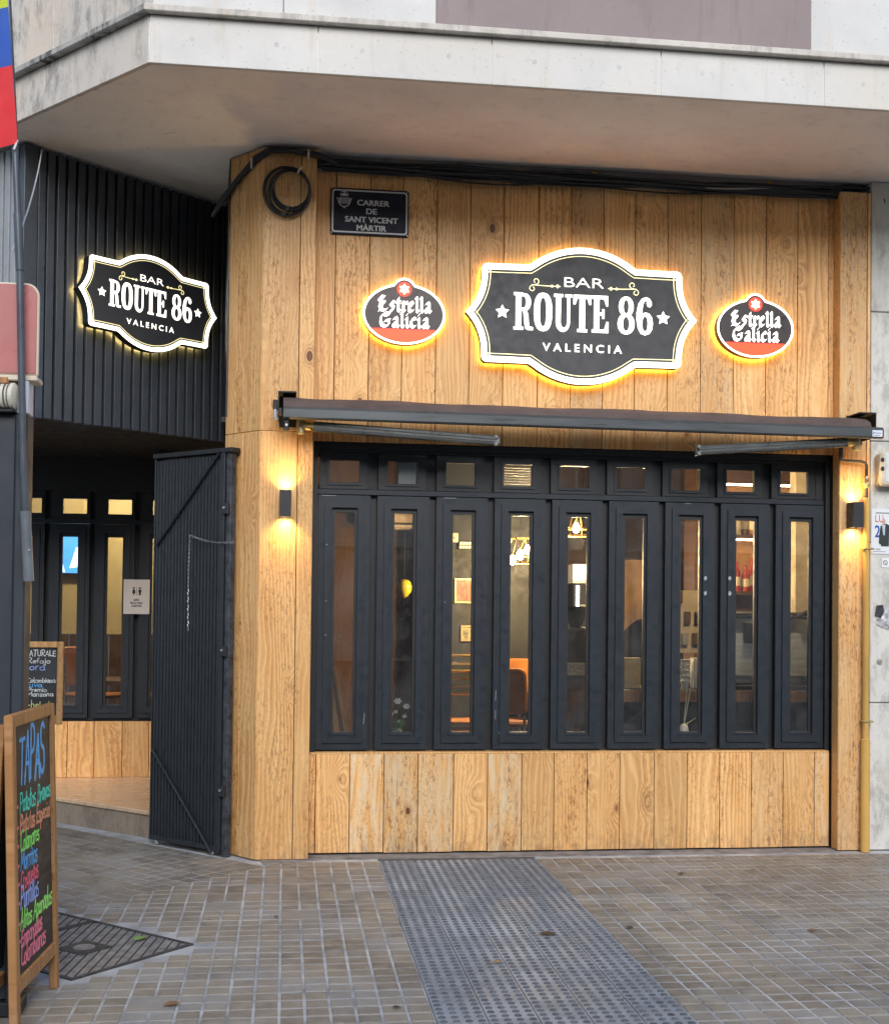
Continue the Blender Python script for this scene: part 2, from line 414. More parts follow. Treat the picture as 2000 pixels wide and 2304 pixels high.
def tile_mesh(kind=0):
    """0: four cells; 1: cross joints clogged with dirt; 2: worn flat"""
    m = MB()
    for i in ((0, 1) if kind < 2 else (0,)):
        for j in ((0, 1) if kind < 1 else (0,)):
            x0 = -.1+.005+i*.1; x1 = x0+(.0895 if kind < 2 else .190); y0 = -.1+.0055+j*.1; y1 = y0+(.0885 if kind < 1 else .189); b = .004
            m.add([(x0, y0, -.004), (x1, y0, -.004), (x1, y1, -.004), (x0, y1, -.004), (x0+b, y0+b, 0), (x1-b, y0+b, 0), (x1-b, y1-b, 0), (x0+b, y1-b, 0)],
                  [(4, 5, 6, 7), (0, 1, 5, 4), (1, 2, 6, 5), (2, 3, 7, 6), (3, 0, 4, 7)])
    return m
def tact_mesh():
    m = MB(); m.box(-.0978, .0978, -.0978, .0978, -.004, .001)
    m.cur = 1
    for i in range(4):
        for j in range(4):
            cx, cy = -.075+.05*i, -.075+.05*j; n = 8; vs = []; fs = []
            for r, h in ((.0165, .0012), (.0135, .0045), (.0075, .006)):
                vs += [(cx+r*math.cos(2*PI*k/n), cy+r*math.sin(2*PI*k/n), h) for k in range(n)]
            for q in (0, 1):
                for k in range(n): fs.append((q*n+k, q*n+(k+1) % n, (q+1)*n+(k+1) % n, (q+1)*n+k))
            fs.append(tuple(range(2*n, 3*n))); m.add(vs, fs)
    return m
MB().box(.600, 1.600, -6.1, -.02, -.0039, -.0030).build('strip_bed', plain('strip_joint', (.09, .088, .085), .9, var=.5, scale=6), pv)
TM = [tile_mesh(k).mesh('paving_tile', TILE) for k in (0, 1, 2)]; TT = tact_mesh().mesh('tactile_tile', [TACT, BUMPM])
def in_view(x, y):
    d = Vector((x, y, 0))-EYE; w = d.dot(F_)
    if w < .5: return None
    px = 1000+2809.28*d.dot(RV)/w; py = 1305.6-2809.28*d.dot(UV)/w
    return w if (-70 < px < 2070 and py < 2370) else None
S2 = math.sqrt(.5)
GRATEG = [(-.33, -2.03), (-1.45, -1.01), (-2.0, -1.61), (-.88, -2.63)]    # outline of the two grates, with a cement rim
def in_poly(x, y, P, grow=0.):
    cx = sum(q[0] for q in P)/len(P); cyy = sum(q[1] for q in P)/len(P); ok = None
    for i in range(len(P)):
        ax, ay = P[i]; bx, by = P[(i+1) % len(P)]
        s = (bx-ax)*(y-ay)-(by-ay)*(x-ax)
        if ok is None: ok = s > 0
        elif (s > 0) != ok: return False
    return True
cells = []          # (x, y, turn, kind)
for i in range(-44, 46):
    for j in range(-36, 0):
        x, y = .1+.2*i, -.1+.2*j
        if y < -7.2 or (x-y-.205 < -.2 and y > -3.9): continue
        cells.append((x, y, 0., .6 < x < 1.6))
for i in range(-40, 40):
    for j in range(0, 40):
        u, v = .1+.2*i, .1+.2*j
        x, y = u*S2-v*S2-.102, u*S2+v*S2-.307
        if x < -6 or y < -3.9 or y > 5.5 or (x+.87)*S2+(y-.66)*S2 > -.17: continue
        cells.append((x, y, PI/4, False))
def clip_half(P):
    """keep the part of a polygon right of the 45-degree joint"""
    out = []
    for i in range(len(P)):
        a, b = P[i], P[(i+1) % len(P)]; da, db = a[0]-a[1]-.211, b[0]-b[1]-.211
        if da >= 0: out.append(a)
        if da*db < 0: t = da/(da-db); out.append((a[0]+(b[0]-a[0])*t, a[1]+(b[1]-a[1])*t))
    return out
def odd_tile(x, y, a):
    """a tile cut by the joint or missing the cells under the grate"""
    m = MB(); ca, sa = math.cos(a), math.sin(a)
    for i in (-.05, .05):
        for j in (-.05, .05):
            if in_poly(x+ca*i-sa*j, y+sa*i+ca*j, GRATEG): continue
            P = [(i+p, j+q) for p, q in ((-.045, -.045), (.045, -.045), (.045, .045), (-.045, .045))]
            if a == 0 and y > -3.9: P = [(p-x, q-y) for p, q in clip_half([(p+x, q+y) for p, q in P])]
            if len(P) < 3: continue
            ar = abs(sum(P[k][0]*P[(k+1) % len(P)][1]-P[(k+1) % len(P)][0]*P[k][1] for k in range(len(P))))/2
            if ar < .0003: continue
            cx = sum(p[0] for p in P)/len(P); cyy = sum(p[1] for p in P)/len(P); n = len(P)
            m.add([(p, q, -.004) for p, q in P]+[(cx+(p-cx)*.9, cyy+(q-cyy)*.9, 0) for p, q in P], [tuple(range(n, 2*n))]+[(k, (k+1) % n, n+(k+1) % n, n+k) for k in range(n)])
    return m
ranked = []; rest = []
for c in cells:
    x, y, a, tact = c; w = in_view(x, y)
    if tact:
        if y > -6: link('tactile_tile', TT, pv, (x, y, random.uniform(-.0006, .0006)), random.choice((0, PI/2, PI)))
        continue
    odd = (a == 0 and y > -3.9 and x-y-.205 < .205) or any(in_poly(x+p, y+q, GRATEG) for p in (-.1, .1) for q in (-.1, .1))
    if w is None: rest.append((x, y, a, odd))
    else: ranked.append((w, (x, y, a, odd)))
ranked.sort(key=lambda q: q[0])
for w, (x, y, a, odd) in ranked[:300]:
    if odd:
        mm_ = odd_tile(x, y, a)
        if mm_.f: mm_.build('paving_tile', TILE, pv, (x, y, random.uniform(-.0011, .0006)), a)
    else:
        near = y > -1.15 and a == 0; q = random.random()
        kd_ = (1 if q < .72 else 2 if q < .82 else 0) if near else (0 if q < .97 else 2)
        o = link('paving_tile', TM[kd_], pv, (x, y, random.uniform(-.0016, .0008)), a+(random.choice((0, PI)) if near else random.choice((0, PI/2, PI))))
        o.rotation_euler.x = random.uniform(-.006, .006); o.rotation_euler.y = random.uniform(-.006, .006)
rest += [c for w, c in ranked[300:]]
m = MB(); base = tile_mesh(); rv = []
for x, y, a, odd in rest:
    ca, sa = math.cos(a), math.sin(a); b_ = odd_tile(x, y, a) if odd else base
    m.add([(x+ca*p-sa*q, y+sa*p+ca*q, z) for p, q, z in b_.v], b_.f); rv += [random.random()]*len(b_.v)
o = m.build('paving_tile', TILES, pv); o['kind'] = 'stuff'
at = o.data.attributes.new('rnd', 'FLOAT', 'POINT'); at.data.foreach_set('value', rv)

# drain grates in the pavement
GA = math.atan2(.673, -.74)   # direction of one side
def grate(loc, label):
    t = thing('iron_grate', label, 'grate', loc, GA, 'iron grates beside the chalkboard')
    L = .70; ang = -GA
    MB().box(0, L, 0, .018, -.0035, .004).box(0, L, L-.018, L, -.0035, .004).box(0, .018, .018, L-.018, -.0035, .004).box(L-.018, L, .018, L-.018, -.0035, .004).build('frame', IRON, t)
    MB().box(.0, L, .0, L, -.0038, -.0032).build('pit_shade', PIT, t)  # flat black sheet painting the dark depth under the grate
    d = Vector((math.cos(R(83)+ang), math.sin(R(83)+ang))); nn = Vector((-d.y, d.x)); c = Vector((L/2, L/2))
    def clip(p, q):
        t0, t1 = -2., 2.
        for k in (0, 1):
            a, b = p[k], q[k]
            if abs(b) < 1e-6: continue
            lo, hi = (.018-a)/b, (L-.018-a)/b
            if lo > hi: lo, hi = hi, lo
            t0, t1 = max(t0, lo), min(t1, hi)
        return t0, t1
    wi = plain('worn_iron', (.27, .27, .28), .45, metal=.4, var=.4, scale=20)
    for k in range(-11, 12):          # thin raised black strips painting the shade of the long slots
        p = c+nn*k*.042; t0, t1 = clip(p, d)
        if t1-t0 < .03: continue
        a, b = p+d*t0, p+d*t1; h = nn*.0028
        MB().prism([(a.x+h.x, a.y+h.y), (a.x-h.x, a.y-h.y), (b.x-h.x, b.y-h.y), (b.x+h.x, b.y+h.y)], -.0031, .0018).build('bar', PIT, t)
    m = MB()
    for k in range(-27, 28):
        p = c+d*k*.0175; t0, t1 = clip(p, nn)
        if t1-t0 < .03: continue
        a, b = p+nn*t0, p+nn*t1; h = d*.005
        m.prism([(a.x-h.x, a.y-h.y), (b.x-h.x, b.y-h.y), (b.x+h.x, b.y+h.y), (a.x+h.x, a.y+h.y)], -.0031, .0008)
    o = m.build('slat', wi, t); o['kind'] = 'stuff'
    MB().box(.26, .44, .26, .44, -.003, .005).build('lock_plate', IRON, t, bevel=.002)
    MB().lathe([(.05, .0052), (.045, .008), (.02, .009)], .35, .35, 0, 14).build('lock_ring', wi, t, smooth=True)
    return t
grate((-.40, -2.03, 0), 'cast iron slotted grate pointing out from behind the tapas chalkboard')
grate((-.40-.74*.705, -2.03+.673*.705, 0), 'further cast iron grate mostly hidden behind the tapas chalkboard')

# ------------------------------------------------------------------ building shell
SOF = 4.48
CD = Vector((-.673, .74)).normalized()                    # chamfer runs back to the left
CORN = Vector((-.755, -1.25))
CR = math.atan2(-CD.y, -CD.x)                             # local x along the chamfer, left to right
bld = thing('corner_building', 'pale stone corner building overhanging the bar front', 'building')
far = CORN+CD*6
MB().prism([(CORN.x, CORN.y), (7, CORN.y), (7, 8), (far.x, 8), (far.x, far.y)], SOF, 4.70).build('soffit', SOFF, bld)
# fascia slabs with round plugs
def fascia(x0, x1, origin, rz, z0, z1, mat, y=.025, th=.03, plugs=True, name='fascia_panel'):
    o = MB().box(.002, x1-x0-.002, y-th, y, z0, z1).build(name, mat, bld, (origin[0]+x0*math.cos(rz), origin[1]+x0*math.sin(rz), 0), rz, bevel=.0025)
    if plugs:
        for px in (.25, .75):
            m = MB(); n = 12; cx = (x1-x0)*px; cz = z0+(z1-z0)*.55
            m.plate([(cx+.013*math.cos(2*PI*k/n), cz+.013*math.sin(2*PI*k/n)) for k in range(n)], y-th-.0015, y-th+.004)
            m.build('plug', plain('stone_plug', (.47, .46, .44), .7), o)
for a, b in ((-.755, .139), (.139, 1.092), (1.092, 2.055), (2.055, 3.014), (3.014, 3.97), (3.97, 4.93), (4.93, 5.89)):
    fascia(a, b, (0, CORN.y), 0, SOF-.004, 4.735, FASCIA)
for k in range(5):
    L0 = 5-k-1
    org = CORN+CD*(L0+1.0)
    fascia(0, 1.0, (org.x, org.y), CR, SOF-.004, 4.735, CHAM, plugs=False)
# lip
lo = CORN+CD*5
lip = MB(); lip.prism([(-.782, -1.30), (6, -1.30), (6, -1.20), (-.74, -1.20)], 4.738, 4.775); lip.build('lip', LIP, bld, bevel=.004)
p0 = Vector((-.782, -1.30)); p1 = p0+CD*5; nrm = Vector((CD.y, -CD.x))*-1
i0 = Vector((-.745, -1.205)); i1 = i0+CD*5
MB().prism([(p0.x, p0.y), (i0.x, i0.y), (i1.x, i1.y), (p1.x, p1.y)], 4.7382, 4.7752).build('lip', LIPB, bld, bevel=.004)
# upper walls
x = -.745
for x1 in (-.05, .786): 
    fascia(x, x1, (0, -1.225), 0, 4.776, 5.9, SLAB, plugs=False, name='wall_slab'); x = x1
MB().box(.786, 2.944, -1.235, -1.2, 4.776, 5.9).build('plaster_panel', PLAST, bld)
x = 2.944
for x1 in (3.9, 4.86, 5.82):
    fascia(x, x1, (0, -1.225), 0, 4.776, 5.9, SLAB, plugs=False, name='wall_slab'); x = x1
for k in range(5):
    org = i0+CD*(5-k)*.95-Vector((0, 0))
    fascia(0, .95, (org.x, org.y), CR, 4.776, 5.9, CHAM, plugs=False, name='wall_slab')
MB().prism([(-.72, -1.19), (6, -1.19), (6, 8), (i1.x, 8), (i1.x+.03, i1.y+.03)], 4.70, 5.88).build('core', SLAB, bld)
# limestone pier right of the bar, in courses with open joints
zs = [0, .98, 2.05, 2.73, 3.6, SOF]
for k in range(5):
    MB().box(3.872, 6.5, -.10, .3, zs[k]+.003, zs[k+1]-.003).build('stone_course', PIER, bld, bevel=.005)
MB().box(3.88, 6.5, -.085, .3, 0, SOF).build('pier_core', plain('joint_mortar', (.25, .23, .2), .9), bld)
# cement edge above the boards
MB().box(.16, 3.70, -.02, .25, 4.375, SOF).build('cement_edge', concrete_mat('grey_cement', (.30, .29, .28), (.12, .11, .10), .7), bld)
# peeled paint flakes on the soffit
for (x, y, s) in ((-.86, -.35, .03), (-.72, -.23, .05), (-.62, -.06, .03)):
    n = 7; pts = []
    for k in range(n):
        r = s*random.uniform(.5, 1.)*(1. if k % 2 else .7); pts.append((x+r*math.cos(2*PI*k/n)*1.3, y+r*math.sin(2*PI*k/n)*.7))
    MB().prism(pts, SOF-.004, SOF-.001).build('paint_flake', plain('flake_white', (.92, .88, .80), .8, var=.05), bld)
# inside: floor, walls, ceiling of the bar room
struct(MB().box(.0, 6.4, .12, 6.2, -.1, .10).build('room_floor', plain('room_tiles', (.09, .055, .04), .35, var=.4, scale=3)))
RW = thing('bar_room', 'dim wood lined bar room behind the windows', 'room')
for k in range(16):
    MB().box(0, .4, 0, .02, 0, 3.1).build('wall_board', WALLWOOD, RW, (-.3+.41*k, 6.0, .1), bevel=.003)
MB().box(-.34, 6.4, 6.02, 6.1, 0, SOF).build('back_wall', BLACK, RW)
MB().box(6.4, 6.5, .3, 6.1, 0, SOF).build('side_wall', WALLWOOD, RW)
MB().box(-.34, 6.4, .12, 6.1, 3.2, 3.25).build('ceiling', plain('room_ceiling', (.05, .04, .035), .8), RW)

# the street's other side, seen only as a reflection in the panes
ob = thing('opposite_building', 'plain rendered building across the street, reflected in the bar windows', 'building', (0, -27, 0))
MB().box(-26, 26, -8, 0, 0, 11.5).build('wall', plain('opposite_render', (.46, .42, .37), .8, var=.15, scale=.6), ob)
SHUT = plain('roller_shutter', (.16, .14, .13), .5, var=.2, stretch=(.2, 1, 14)); OGL = plain('opposite_glass', (.03, .035, .04), .15)
for i in range(-8, 9):
    MB().box(i*3-.95, i*3+.95, .0, .06, .1, 2.9).build('shop_shutter', SHUT, ob)
    for st_ in range(3):
        w_ = MB().box(i*3-.6, i*3+.6, .0, .05, 4.1+2.6*st_, 5.8+2.6*st_).build('window', OGL, ob)
        MB().box(i*3-.75, i*3+.75, .0, .18, 4.0+2.6*st_, 4.1+2.6*st_).build('sill', CREAM, w_)
MB().box(-26, 26, .0, .5, 3.2, 3.45).build('ledge', CREAM, ob)

# ------------------------------------------------------------------ boards
fac = thing('board_facade', 'honey coloured pine board cladding framing the dark windows', 'cladding')
def board(x0, x1, z0, z1, y=0., th=.02, rz=0., origin=None, name='board', g=.0022, parent=None, mat=None):
    w = x1-x0-2*g
    loc = (x0+g, y, z0) if origin is None else (origin[0]+(x0+g)*math.cos(rz)-y*math.sin(rz)*1.0, origin[1]+(x0+g)*math.sin(rz)+y*math.cos(rz), z0)
    return MB().box(0, w, 0, th, 0, z1-z0).build(name, mat or WOOD, parent or fac, loc, rz, bevel=.0022)
top = [.166, .294, .514, .728, .948, 1.167, 1.39, 1.62, 1.839, 2.058, 2.272, 2.497, 2.724, 2.951, 3.176, 3.397, 3.616, 3.655]
for a, b in zip(top, top[1:]): board(a, b, 2.642, 4.385, y=random.uniform(-.001, .0012))
pl = [.166, .21, .427, .6456, .8656, 1.096, 1.3176, 1.542, 1.756, 1.9766, 2.1956, 2.428, 2.6526, 2.876, 3.095, 3.315, 3.534, 3.638]
for a, b in zip(pl, pl[1:]): board(a, b, .012+random.uniform(-.002, .003), .640, y=random.uniform(-.001, .0012))
board(.166, 3.638, .6405, .652, y=.002, th=.15, name='sill_board')
SEAM = plain('seam_brown', (.022, .009, .005), .8)  # dark red-brown backing seen through the board gaps
MB().box(.10, 3.66, .0235, .12, 0, .636).build('backing', SEAM, fac)
MB().box(.10, 3.66, .0235, .20, 2.6415, 4.37).build('backing', SEAM, fac)
# corner column, front and splayed side
CF = -.13
for a, b in ((-.165, .068), (.068, .166)):
    board(a, b, .004, 2.68, CF); board(a, b, 2.683, SOF-.01, CF)
board(0, .128, .004, SOF-.01, 0, .02, PI/2, (.166, CF+.001), name='return_board')
sang = math.atan2(-.1895, .157); sorg = (-.165+.157*1.55, -.13)
SL = .36; so = (-.165-.157/.246*SL, -.13+.1895/.246*SL)
for a, b in ((0, .11), (.11, .19), (.19, SL)):
    board(a, b, .004, 2.68, 0, .02, sang, so); board(a, b, 2.683, SOF-.01, 0, .02, sang, so)
MB().prism([(-.16, -.108), (.14, -.108), (.14, .02), (-.1, .2), (-.37, .17)], 0, SOF-.012).build('backing', SEAM, fac)
# right pilaster
board(3.652, 3.842, .004, SOF-.08, -.10); board(3.8425, 3.868, .004, SOF-.08, -.101)
MB().box(3.66, 3.866, -.078, .1, 0, SOF-.09).build('backing', BLACK, fac)
board(0, .10, .004, SOF-.08, 0, .02, PI/2, (3.672, -.098), name='return_board')
# dark lintel board above the windows, jambs inside the opening
board(.172, 3.64, 2.60, 2.640, y=.03, th=.12, name='head_board', mat=FRAMED)

# ------------------------------------------------------------------ windows
def rect(x0, x1, z0, z1): return [(x0, z0), (x1, z0), (x1, z1), (x0, z1)]
def ring_plate(m, O, I, y0, y1):
    """flat frame between outer and inner rectangle, with thickness"""
    m.band(O, I, y0); m.band(I, I, y0, y1); m.band(O, O, y1, y0); m.band(I, O, y1)
    return m
def leaf_parts(parent, w, z0, z1, gw0, gw1, gz0, gz1, mo=.048, mz=.042):
    pass
def window_leaf(unit, x, z0, z1, w=.338, y=.05, gl=(.112, .238), gz=(.111, .111), mo=.048, fold=True):
    lf = ring_plate(MB(), rect(0, w, z0, z1), rect(mo, w-mo, z0+.043, z1-.04), 0, .05).build('window_leaf', FRAME, unit, (x, y, 0), bevel=.004)
    g0, g1 = gl
    ring_plate(MB(), rect(mo-.003, w-mo+.005, z0+.0435, z1-.0395), rect(g0-.022, g1+.02, z0+gz[0]-.022, z1-gz[1]+.03), -.012, .04).build('moulding', FRAME, lf, bevel=.003)
    ring_plate(MB(), rect(g0-.024, g1+.022, z0+gz[0]-.024, z1-gz[1]+.032), rect(g0, g1, z0+gz[0], z1-gz[1]), .012, .035).build('bead', FRAMED, lf, bevel=.004)
    MB().box(g0-.022, g1+.02, -.006, .012, z0+gz[0]-.024, z0+gz[0]-.004).build('drip', FRAME, lf, bevel=.004)
    MB().box(g0-.002, g1+.002, .022, .026, z0+gz[0]-.002, z1-gz[1]+.002).build('pane', GLASS, lf)
    return lf
def fanlight(unit, x, w, z0, z1, g0, g1, gz0, gz1, y=.075, light=0):
    f = ring_plate(MB(), rect(0, w, z0, z1), rect(g0-.015, g1+.015, gz0-.015, gz1+.015), 0, .04).build('fanlight', FRAMED, unit, (x, y, 0), bevel=.003)
    ring_plate(MB(), rect(g0-.016, g1+.016, gz0-.016, gz1+.016), rect(g0, g1, gz0, gz1), -.008, .03).build('moulding', FRAME, f, bevel=.003)
    MB().box(g0-.002, g1+.002, .014, .018, gz0-.002, gz1+.002).build('pane', GLASS, f)
    return f
wu = thing('window_front', 'anthracite bar window front of nine narrow leaves with small fanlights above', 'window')
for i in range(9):
    window_leaf(wu, .203+.384*i, .664, 2.302)
    fanlight(wu, .213+.380*i, .31, 2.345, 2.578, .062, .255, 2.385, 2.530)
    if i < 8: MB().box(.203+.384*i+.320, .203+.384*(i+1)+.018, .102, .13, .655, 2.304).build('mullion', FRAMED, wu)
    if i < 8: MB().box(.213+.380*i+.295, .213+.38*(i+1)+.015, .117, .14, 2.345, 2.578).build('mullion', FRAMED, wu)
MB().box(.172, 3.638, .06, .101, 2.306, 2.342).build('transom', FRAME, wu, bevel=.003)
MB().box(.201, 3.616, .131, .16, 2.26, 2.375).build('transom_core', FRAMED, wu)
MB().box(.201, 3.616, .141, .17, 2.555, 2.66).build('head_core', FRAMED, wu)
MB().box(.201, 3.616, .131, .16, .60, .70).build('sill_core', FRAMED, wu)
MB().box(.172, 3.638, .07, .13, 2.58, 2.60).build('head', FRAMED, wu)
MB().box(.172, 3.638, .085, .13, .653, .662).build('bottom_rail', FRAMED, wu)
MB().box(.168, .200, .03, .13, .653, 2.60).build('jamb', FRAMED, wu)
MB().box(3.617, 3.645, .03, .13, .653, 2.60).build('jamb', FRAMED, wu)
MB().box(3.562, 3.616, .07, .12, 2.344, 2.579).build('mullion', FRAMED, wu)
# a paper sheet and a blind behind two of the fanlights
psh = thing('paper_sheet', 'blank white sheet behind the second small fanlight', 'paper', (.727, .125, 2.388))
MB().box(0, .115, 0, .003, 0, .143).build('sheet', plain('blank_paper', (.78, .80, .82), .6, var=.03), psh); MB().box(.004, .111, -.002, -.0005, .003, .010).build('fold', WHITEP, psh)
bd = thing('slatted_blind', 'pale slatted blind behind the fourth small fanlight', 'blind', (1.395, .19, 2.375))
for k in range(9): MB().box(0, .22, -.010, .008, .018*k, .018*k+.010).build('slat', plain('blind_tan', (.50, .42, .28), .5, var=.15), bd)
# screws and paint chips
SCR = plain('bare_scratch', (.42, .42, .42), .6)
for pts_ in ([(.519, .90), (.516, .86), (.511, .83)], [(1.372, 1.05), (1.371, .98)], [(1.371, .92), (1.370, .86)], [(1.40, .78), (1.397, .765)], [(.23, 2.297), (.32, 2.298)], [(1.02, 2.297), (1.10, 2.298)], [(2.64, 2.296), (2.68, 2.297)]):
    MB().ribbon(pts_, .0022, .0488 if pts_[0][1] > 2.2 else .0366).build('scratch', SCR, wu)
for i, z in ((0, 1.62), (2, 1.62), (0, 1.98), (0, 1.40)):
    MB().plate([(.203+.384*i+.06+.004*math.cos(2*PI*k/8), z+.004*math.sin(2*PI*k/8)) for k in range(8)], .0365, .039).build('screw', STEEL, wu)
for i, z in ((6, 1.80), (6, 1.70), (7, 1.80), (7, 1.70)):
    xx = .203+.384*i+(.275 if i == 6 else .06); n = 6
    MB().plate([(xx+.014*random.uniform(.6, 1)*math.cos(2*PI*k/n), z+.02*random.uniform(.6, 1)*math.sin(2*PI*k/n)) for k in range(n)], .0368, .039).build('tape_scrap', plain('torn_tape', (.30, .32, .33), .5, var=.5, scale=40), wu)

# ------------------------------------------------------------------ entrance porch
CANG = math.atan2(1.06, 1.20)
CA = Vector((-1.66, .06)); CB = Vector((-.46, 1.12))
can = thing('slatted_canopy', 'dark slatted metal box over the corner entrance', 'canopy', (CA.x, CA.y, 0), CANG)
CL = (CB-CA).length
MB().box(.10, CL+.25, .012, .03, 2.762, 4.452).build('back_panel', FRAMED, can)
k = 0; u = .150
while u < CL+.2:
    w = .052
    MB().box(u, u+w, -.034, .011, 2.755, 4.458).build('slat', SLATM, can, bevel=.002); u += .0735
MB().box(-.02, .075, -.045, .03, 2.74, 4.46).build('corner_post', SLATM, can, bevel=.003)
MB().box(.085, .135, -.038, .02, 2.75, 4.458).build('corner_trim', plain('trim_blue_grey', (.045, .055, .07), .35), can, bevel=.003)
# the face turned to the side street
CF2 = R(135)-CANG
for q in range(14):
    uu = .05+q*.0735
    MB().box(-.052, 0, 0, .045, 2.755, 4.45).build('slat', SLATSKY, can, (math.cos(CF2)*uu-.03, math.sin(CF2)*uu-.02, 0), CF2-PI, bevel=.002)
MB().box(-1.1, -.03, .047, .06, 2.76, 4.45).build('back_panel', FRAMED, can, (-.03, -.01, 0), CF2-PI)
pc = [(-1.64, .085), (-.44, 1.15), (-.31, .2), (-.31, 2.36), (-2.75, 2.36), (-2.9, 1.35)]
porch = thing('entrance_porch', 'recessed corner entrance with dark ceiling and raised stone step', 'porch')
MB().prism([(-1.62, .10), (-.44, 1.14), (-.42, .14), (-.20, .2), (-.20, 2.36), (-2.85, 2.36), (-2.85, 1.3)], 2.765, 2.80).build('ceiling', plain('porch_ceiling', (.012, .012, .012), .6), porch)
MB().prism([(-.39, .13), (-.37, .13), (-.44, 1.14), (-.46, 1.14)], 2.80, SOF-.01).build('side_panel', FRAMED, porch)
SD = Vector((-.74, .673))       # the step runs along the chamfer
s0 = Vector((-.25, .095)); s1 = s0+SD*3.4
MB().prism([(s0.x, s0.y), (s0.x, 2.4), (s1.x, 2.4), (s1.x, s1.y)], -.02, .150).build('step_riser', STEPM, porch, bevel=.006)
nx_ = Vector((-.673, -.74))*.012
MB().prism([(s0.x+nx_.x, s0.y+nx_.y), (s0.x, 2.4), (s1.x, 2.4), (s1.x+nx_.x, s1.y+nx_.y)], .151, .182).build('step_top', STEPT, porch, bevel=.006)
# wood lined side wall of the porch (behind the gate)
for a in range(10):
    board(.22*a, .22*(a+1), .183, 2.76, 0, .02, PI/2, (-.31, .17), parent=porch)
MB().box(-.30, -.2, .2, 2.5, 0, 3.0).build('side_wall', BLACK, porch)
# inner window wall
PY = 2.35
for a, b in ((-2.6, -2.37), (-2.37, -2.15), (-2.15, -1.935), (-1.935, -1.716), (-1.716, -1.506), (-1.506, -1.286), (-1.286, -1.074), (-1.074, -.86), (-.86, -.64), (-.64, -.33)):
    board(a, b, .183, .632, PY, parent=porch)
MB().box(-2.6, -.33, PY+.024, PY+.12, .1, .63).build('backing', BLACK, porch)
MB().box(-2.75, -.33, PY+.01, PY+.12, 2.49, 2.764).build('head_panel', FRAMED, porch)
pw = thing('porch_windows', 'dark entrance window with narrow leaves, seen past the chalkboards', 'window', (0, 0, 0))
for i in range(-1, 4):
    xl = -1.885+.3555*i
    window_leaf(pw, xl, .655, 2.225, w=.315, y=PY+.03, gl=(.100, .219), gz=(.105, .105), mo=.04)
    fanlight(pw, xl, .315, 2.265, 2.488, .098, .286, 2.309, 2.430, y=PY+.05)
    MB().box(xl+.295, xl+.374, PY+.095, PY+.12, .64, 2.489).build('mullion', FRAMED, pw)
MB().box(-2.6, -.33, PY+.035, PY+.1, 2.228, 2.263).build('transom', FRAME, pw)
MB().box(-2.6, -.33, PY+.06, PY+.1, .634, .653).build('bottom_rail', FRAMED, pw)
MB().box(-2.75, -2.26, PY+.02, PY+.1, .1, 2.49).build('side_panel', FRAMED, pw)
# notice stuck on the inner windows
nt = thing('toilet_notice', 'white notice with two figures stuck on the entrance window', 'notice', (-1.1915, PY+.012, 1.64))
MB().box(-.1035, .1035, 0, .003, -.14, .14).build('sheet', plain('notice_paper', (.62, .58, .54), .6, var=.05), nt)
INK = plain('print_black', (.015, .014, .014), .6)
for sx, dress in ((-.022, True), (.026, False)):
    m = MB(); n = 10
    m.face([(sx+.0085*math.cos(2*PI*k/n), .071+.0085*math.sin(2*PI*k/n)) for k in range(n)], -.0004)
    if dress: m.face([(sx-.004, .012), (sx+.004, .012), (sx+.004, .028), (sx+.014, .028), (sx+.009, .059), (sx-.009, .059), (sx-.014, .028), (sx-.004, .028)], -.0005)
    else: m.face([(sx-.008, .012), (sx-.001, .012), (sx, .035), (sx+.001, .012), (sx+.008, .012), (sx+.009, .04), (sx+.013, .04), (sx+.011, .059), (sx-.011, .059), (sx-.013, .04), (sx-.009, .04)], -.0005)
    m.build('figure', INK, nt)
MB().face(rect(-.0005, .0025, .012, .078), -.0005).build('divider', INK, nt)
for tx, z, w in (('BAÑO', -.034, .045), ('SOLO PARA', -.058, .10), ('CLIENTES', -.082, .083)):
    text_mb(tx, .017, 0, z, -.0006, w, bold=.03).build('lettering', INK, nt)
# porch spotlights
sp = thing('porch_spotlight', 'small lit spotlight under the dark porch ceiling', 'lamp', (-.95, 1.75, 2.70))
MB().lathe([(.03, .062), (.035, .06), (.035, .0), (.03, -.02), (.024, -.02)], n=12).build('housing', BLACK, sp, smooth=True)
MB().lathe([(.0235, -.021), (.01, -.024)], n=12).build('lens', emis('warm_lens', (1., .75, .4), 14.), sp)
def lamp(kind, name, loc, energy, col, parent=None, rot=None, size=None, radius=.02, blend=.5):
    d = bpy.data.lights.new(name, kind); d.energy = energy; d.color = col; d.shadow_soft_size = radius
    if kind == 'SPOT': d.spot_size = size; d.spot_blend = blend
    o = bpy.data.objects.new(name, d); COL.objects.link(o); o.location = loc
    if parent is not None: o.parent = parent
    if rot is not None: o.rotation_euler = rot
    return o
lamp('SPOT', 'spot_light', (0, 0, -.03), 5, (1., .72, .42), sp, (0, 0, 0), R(120))

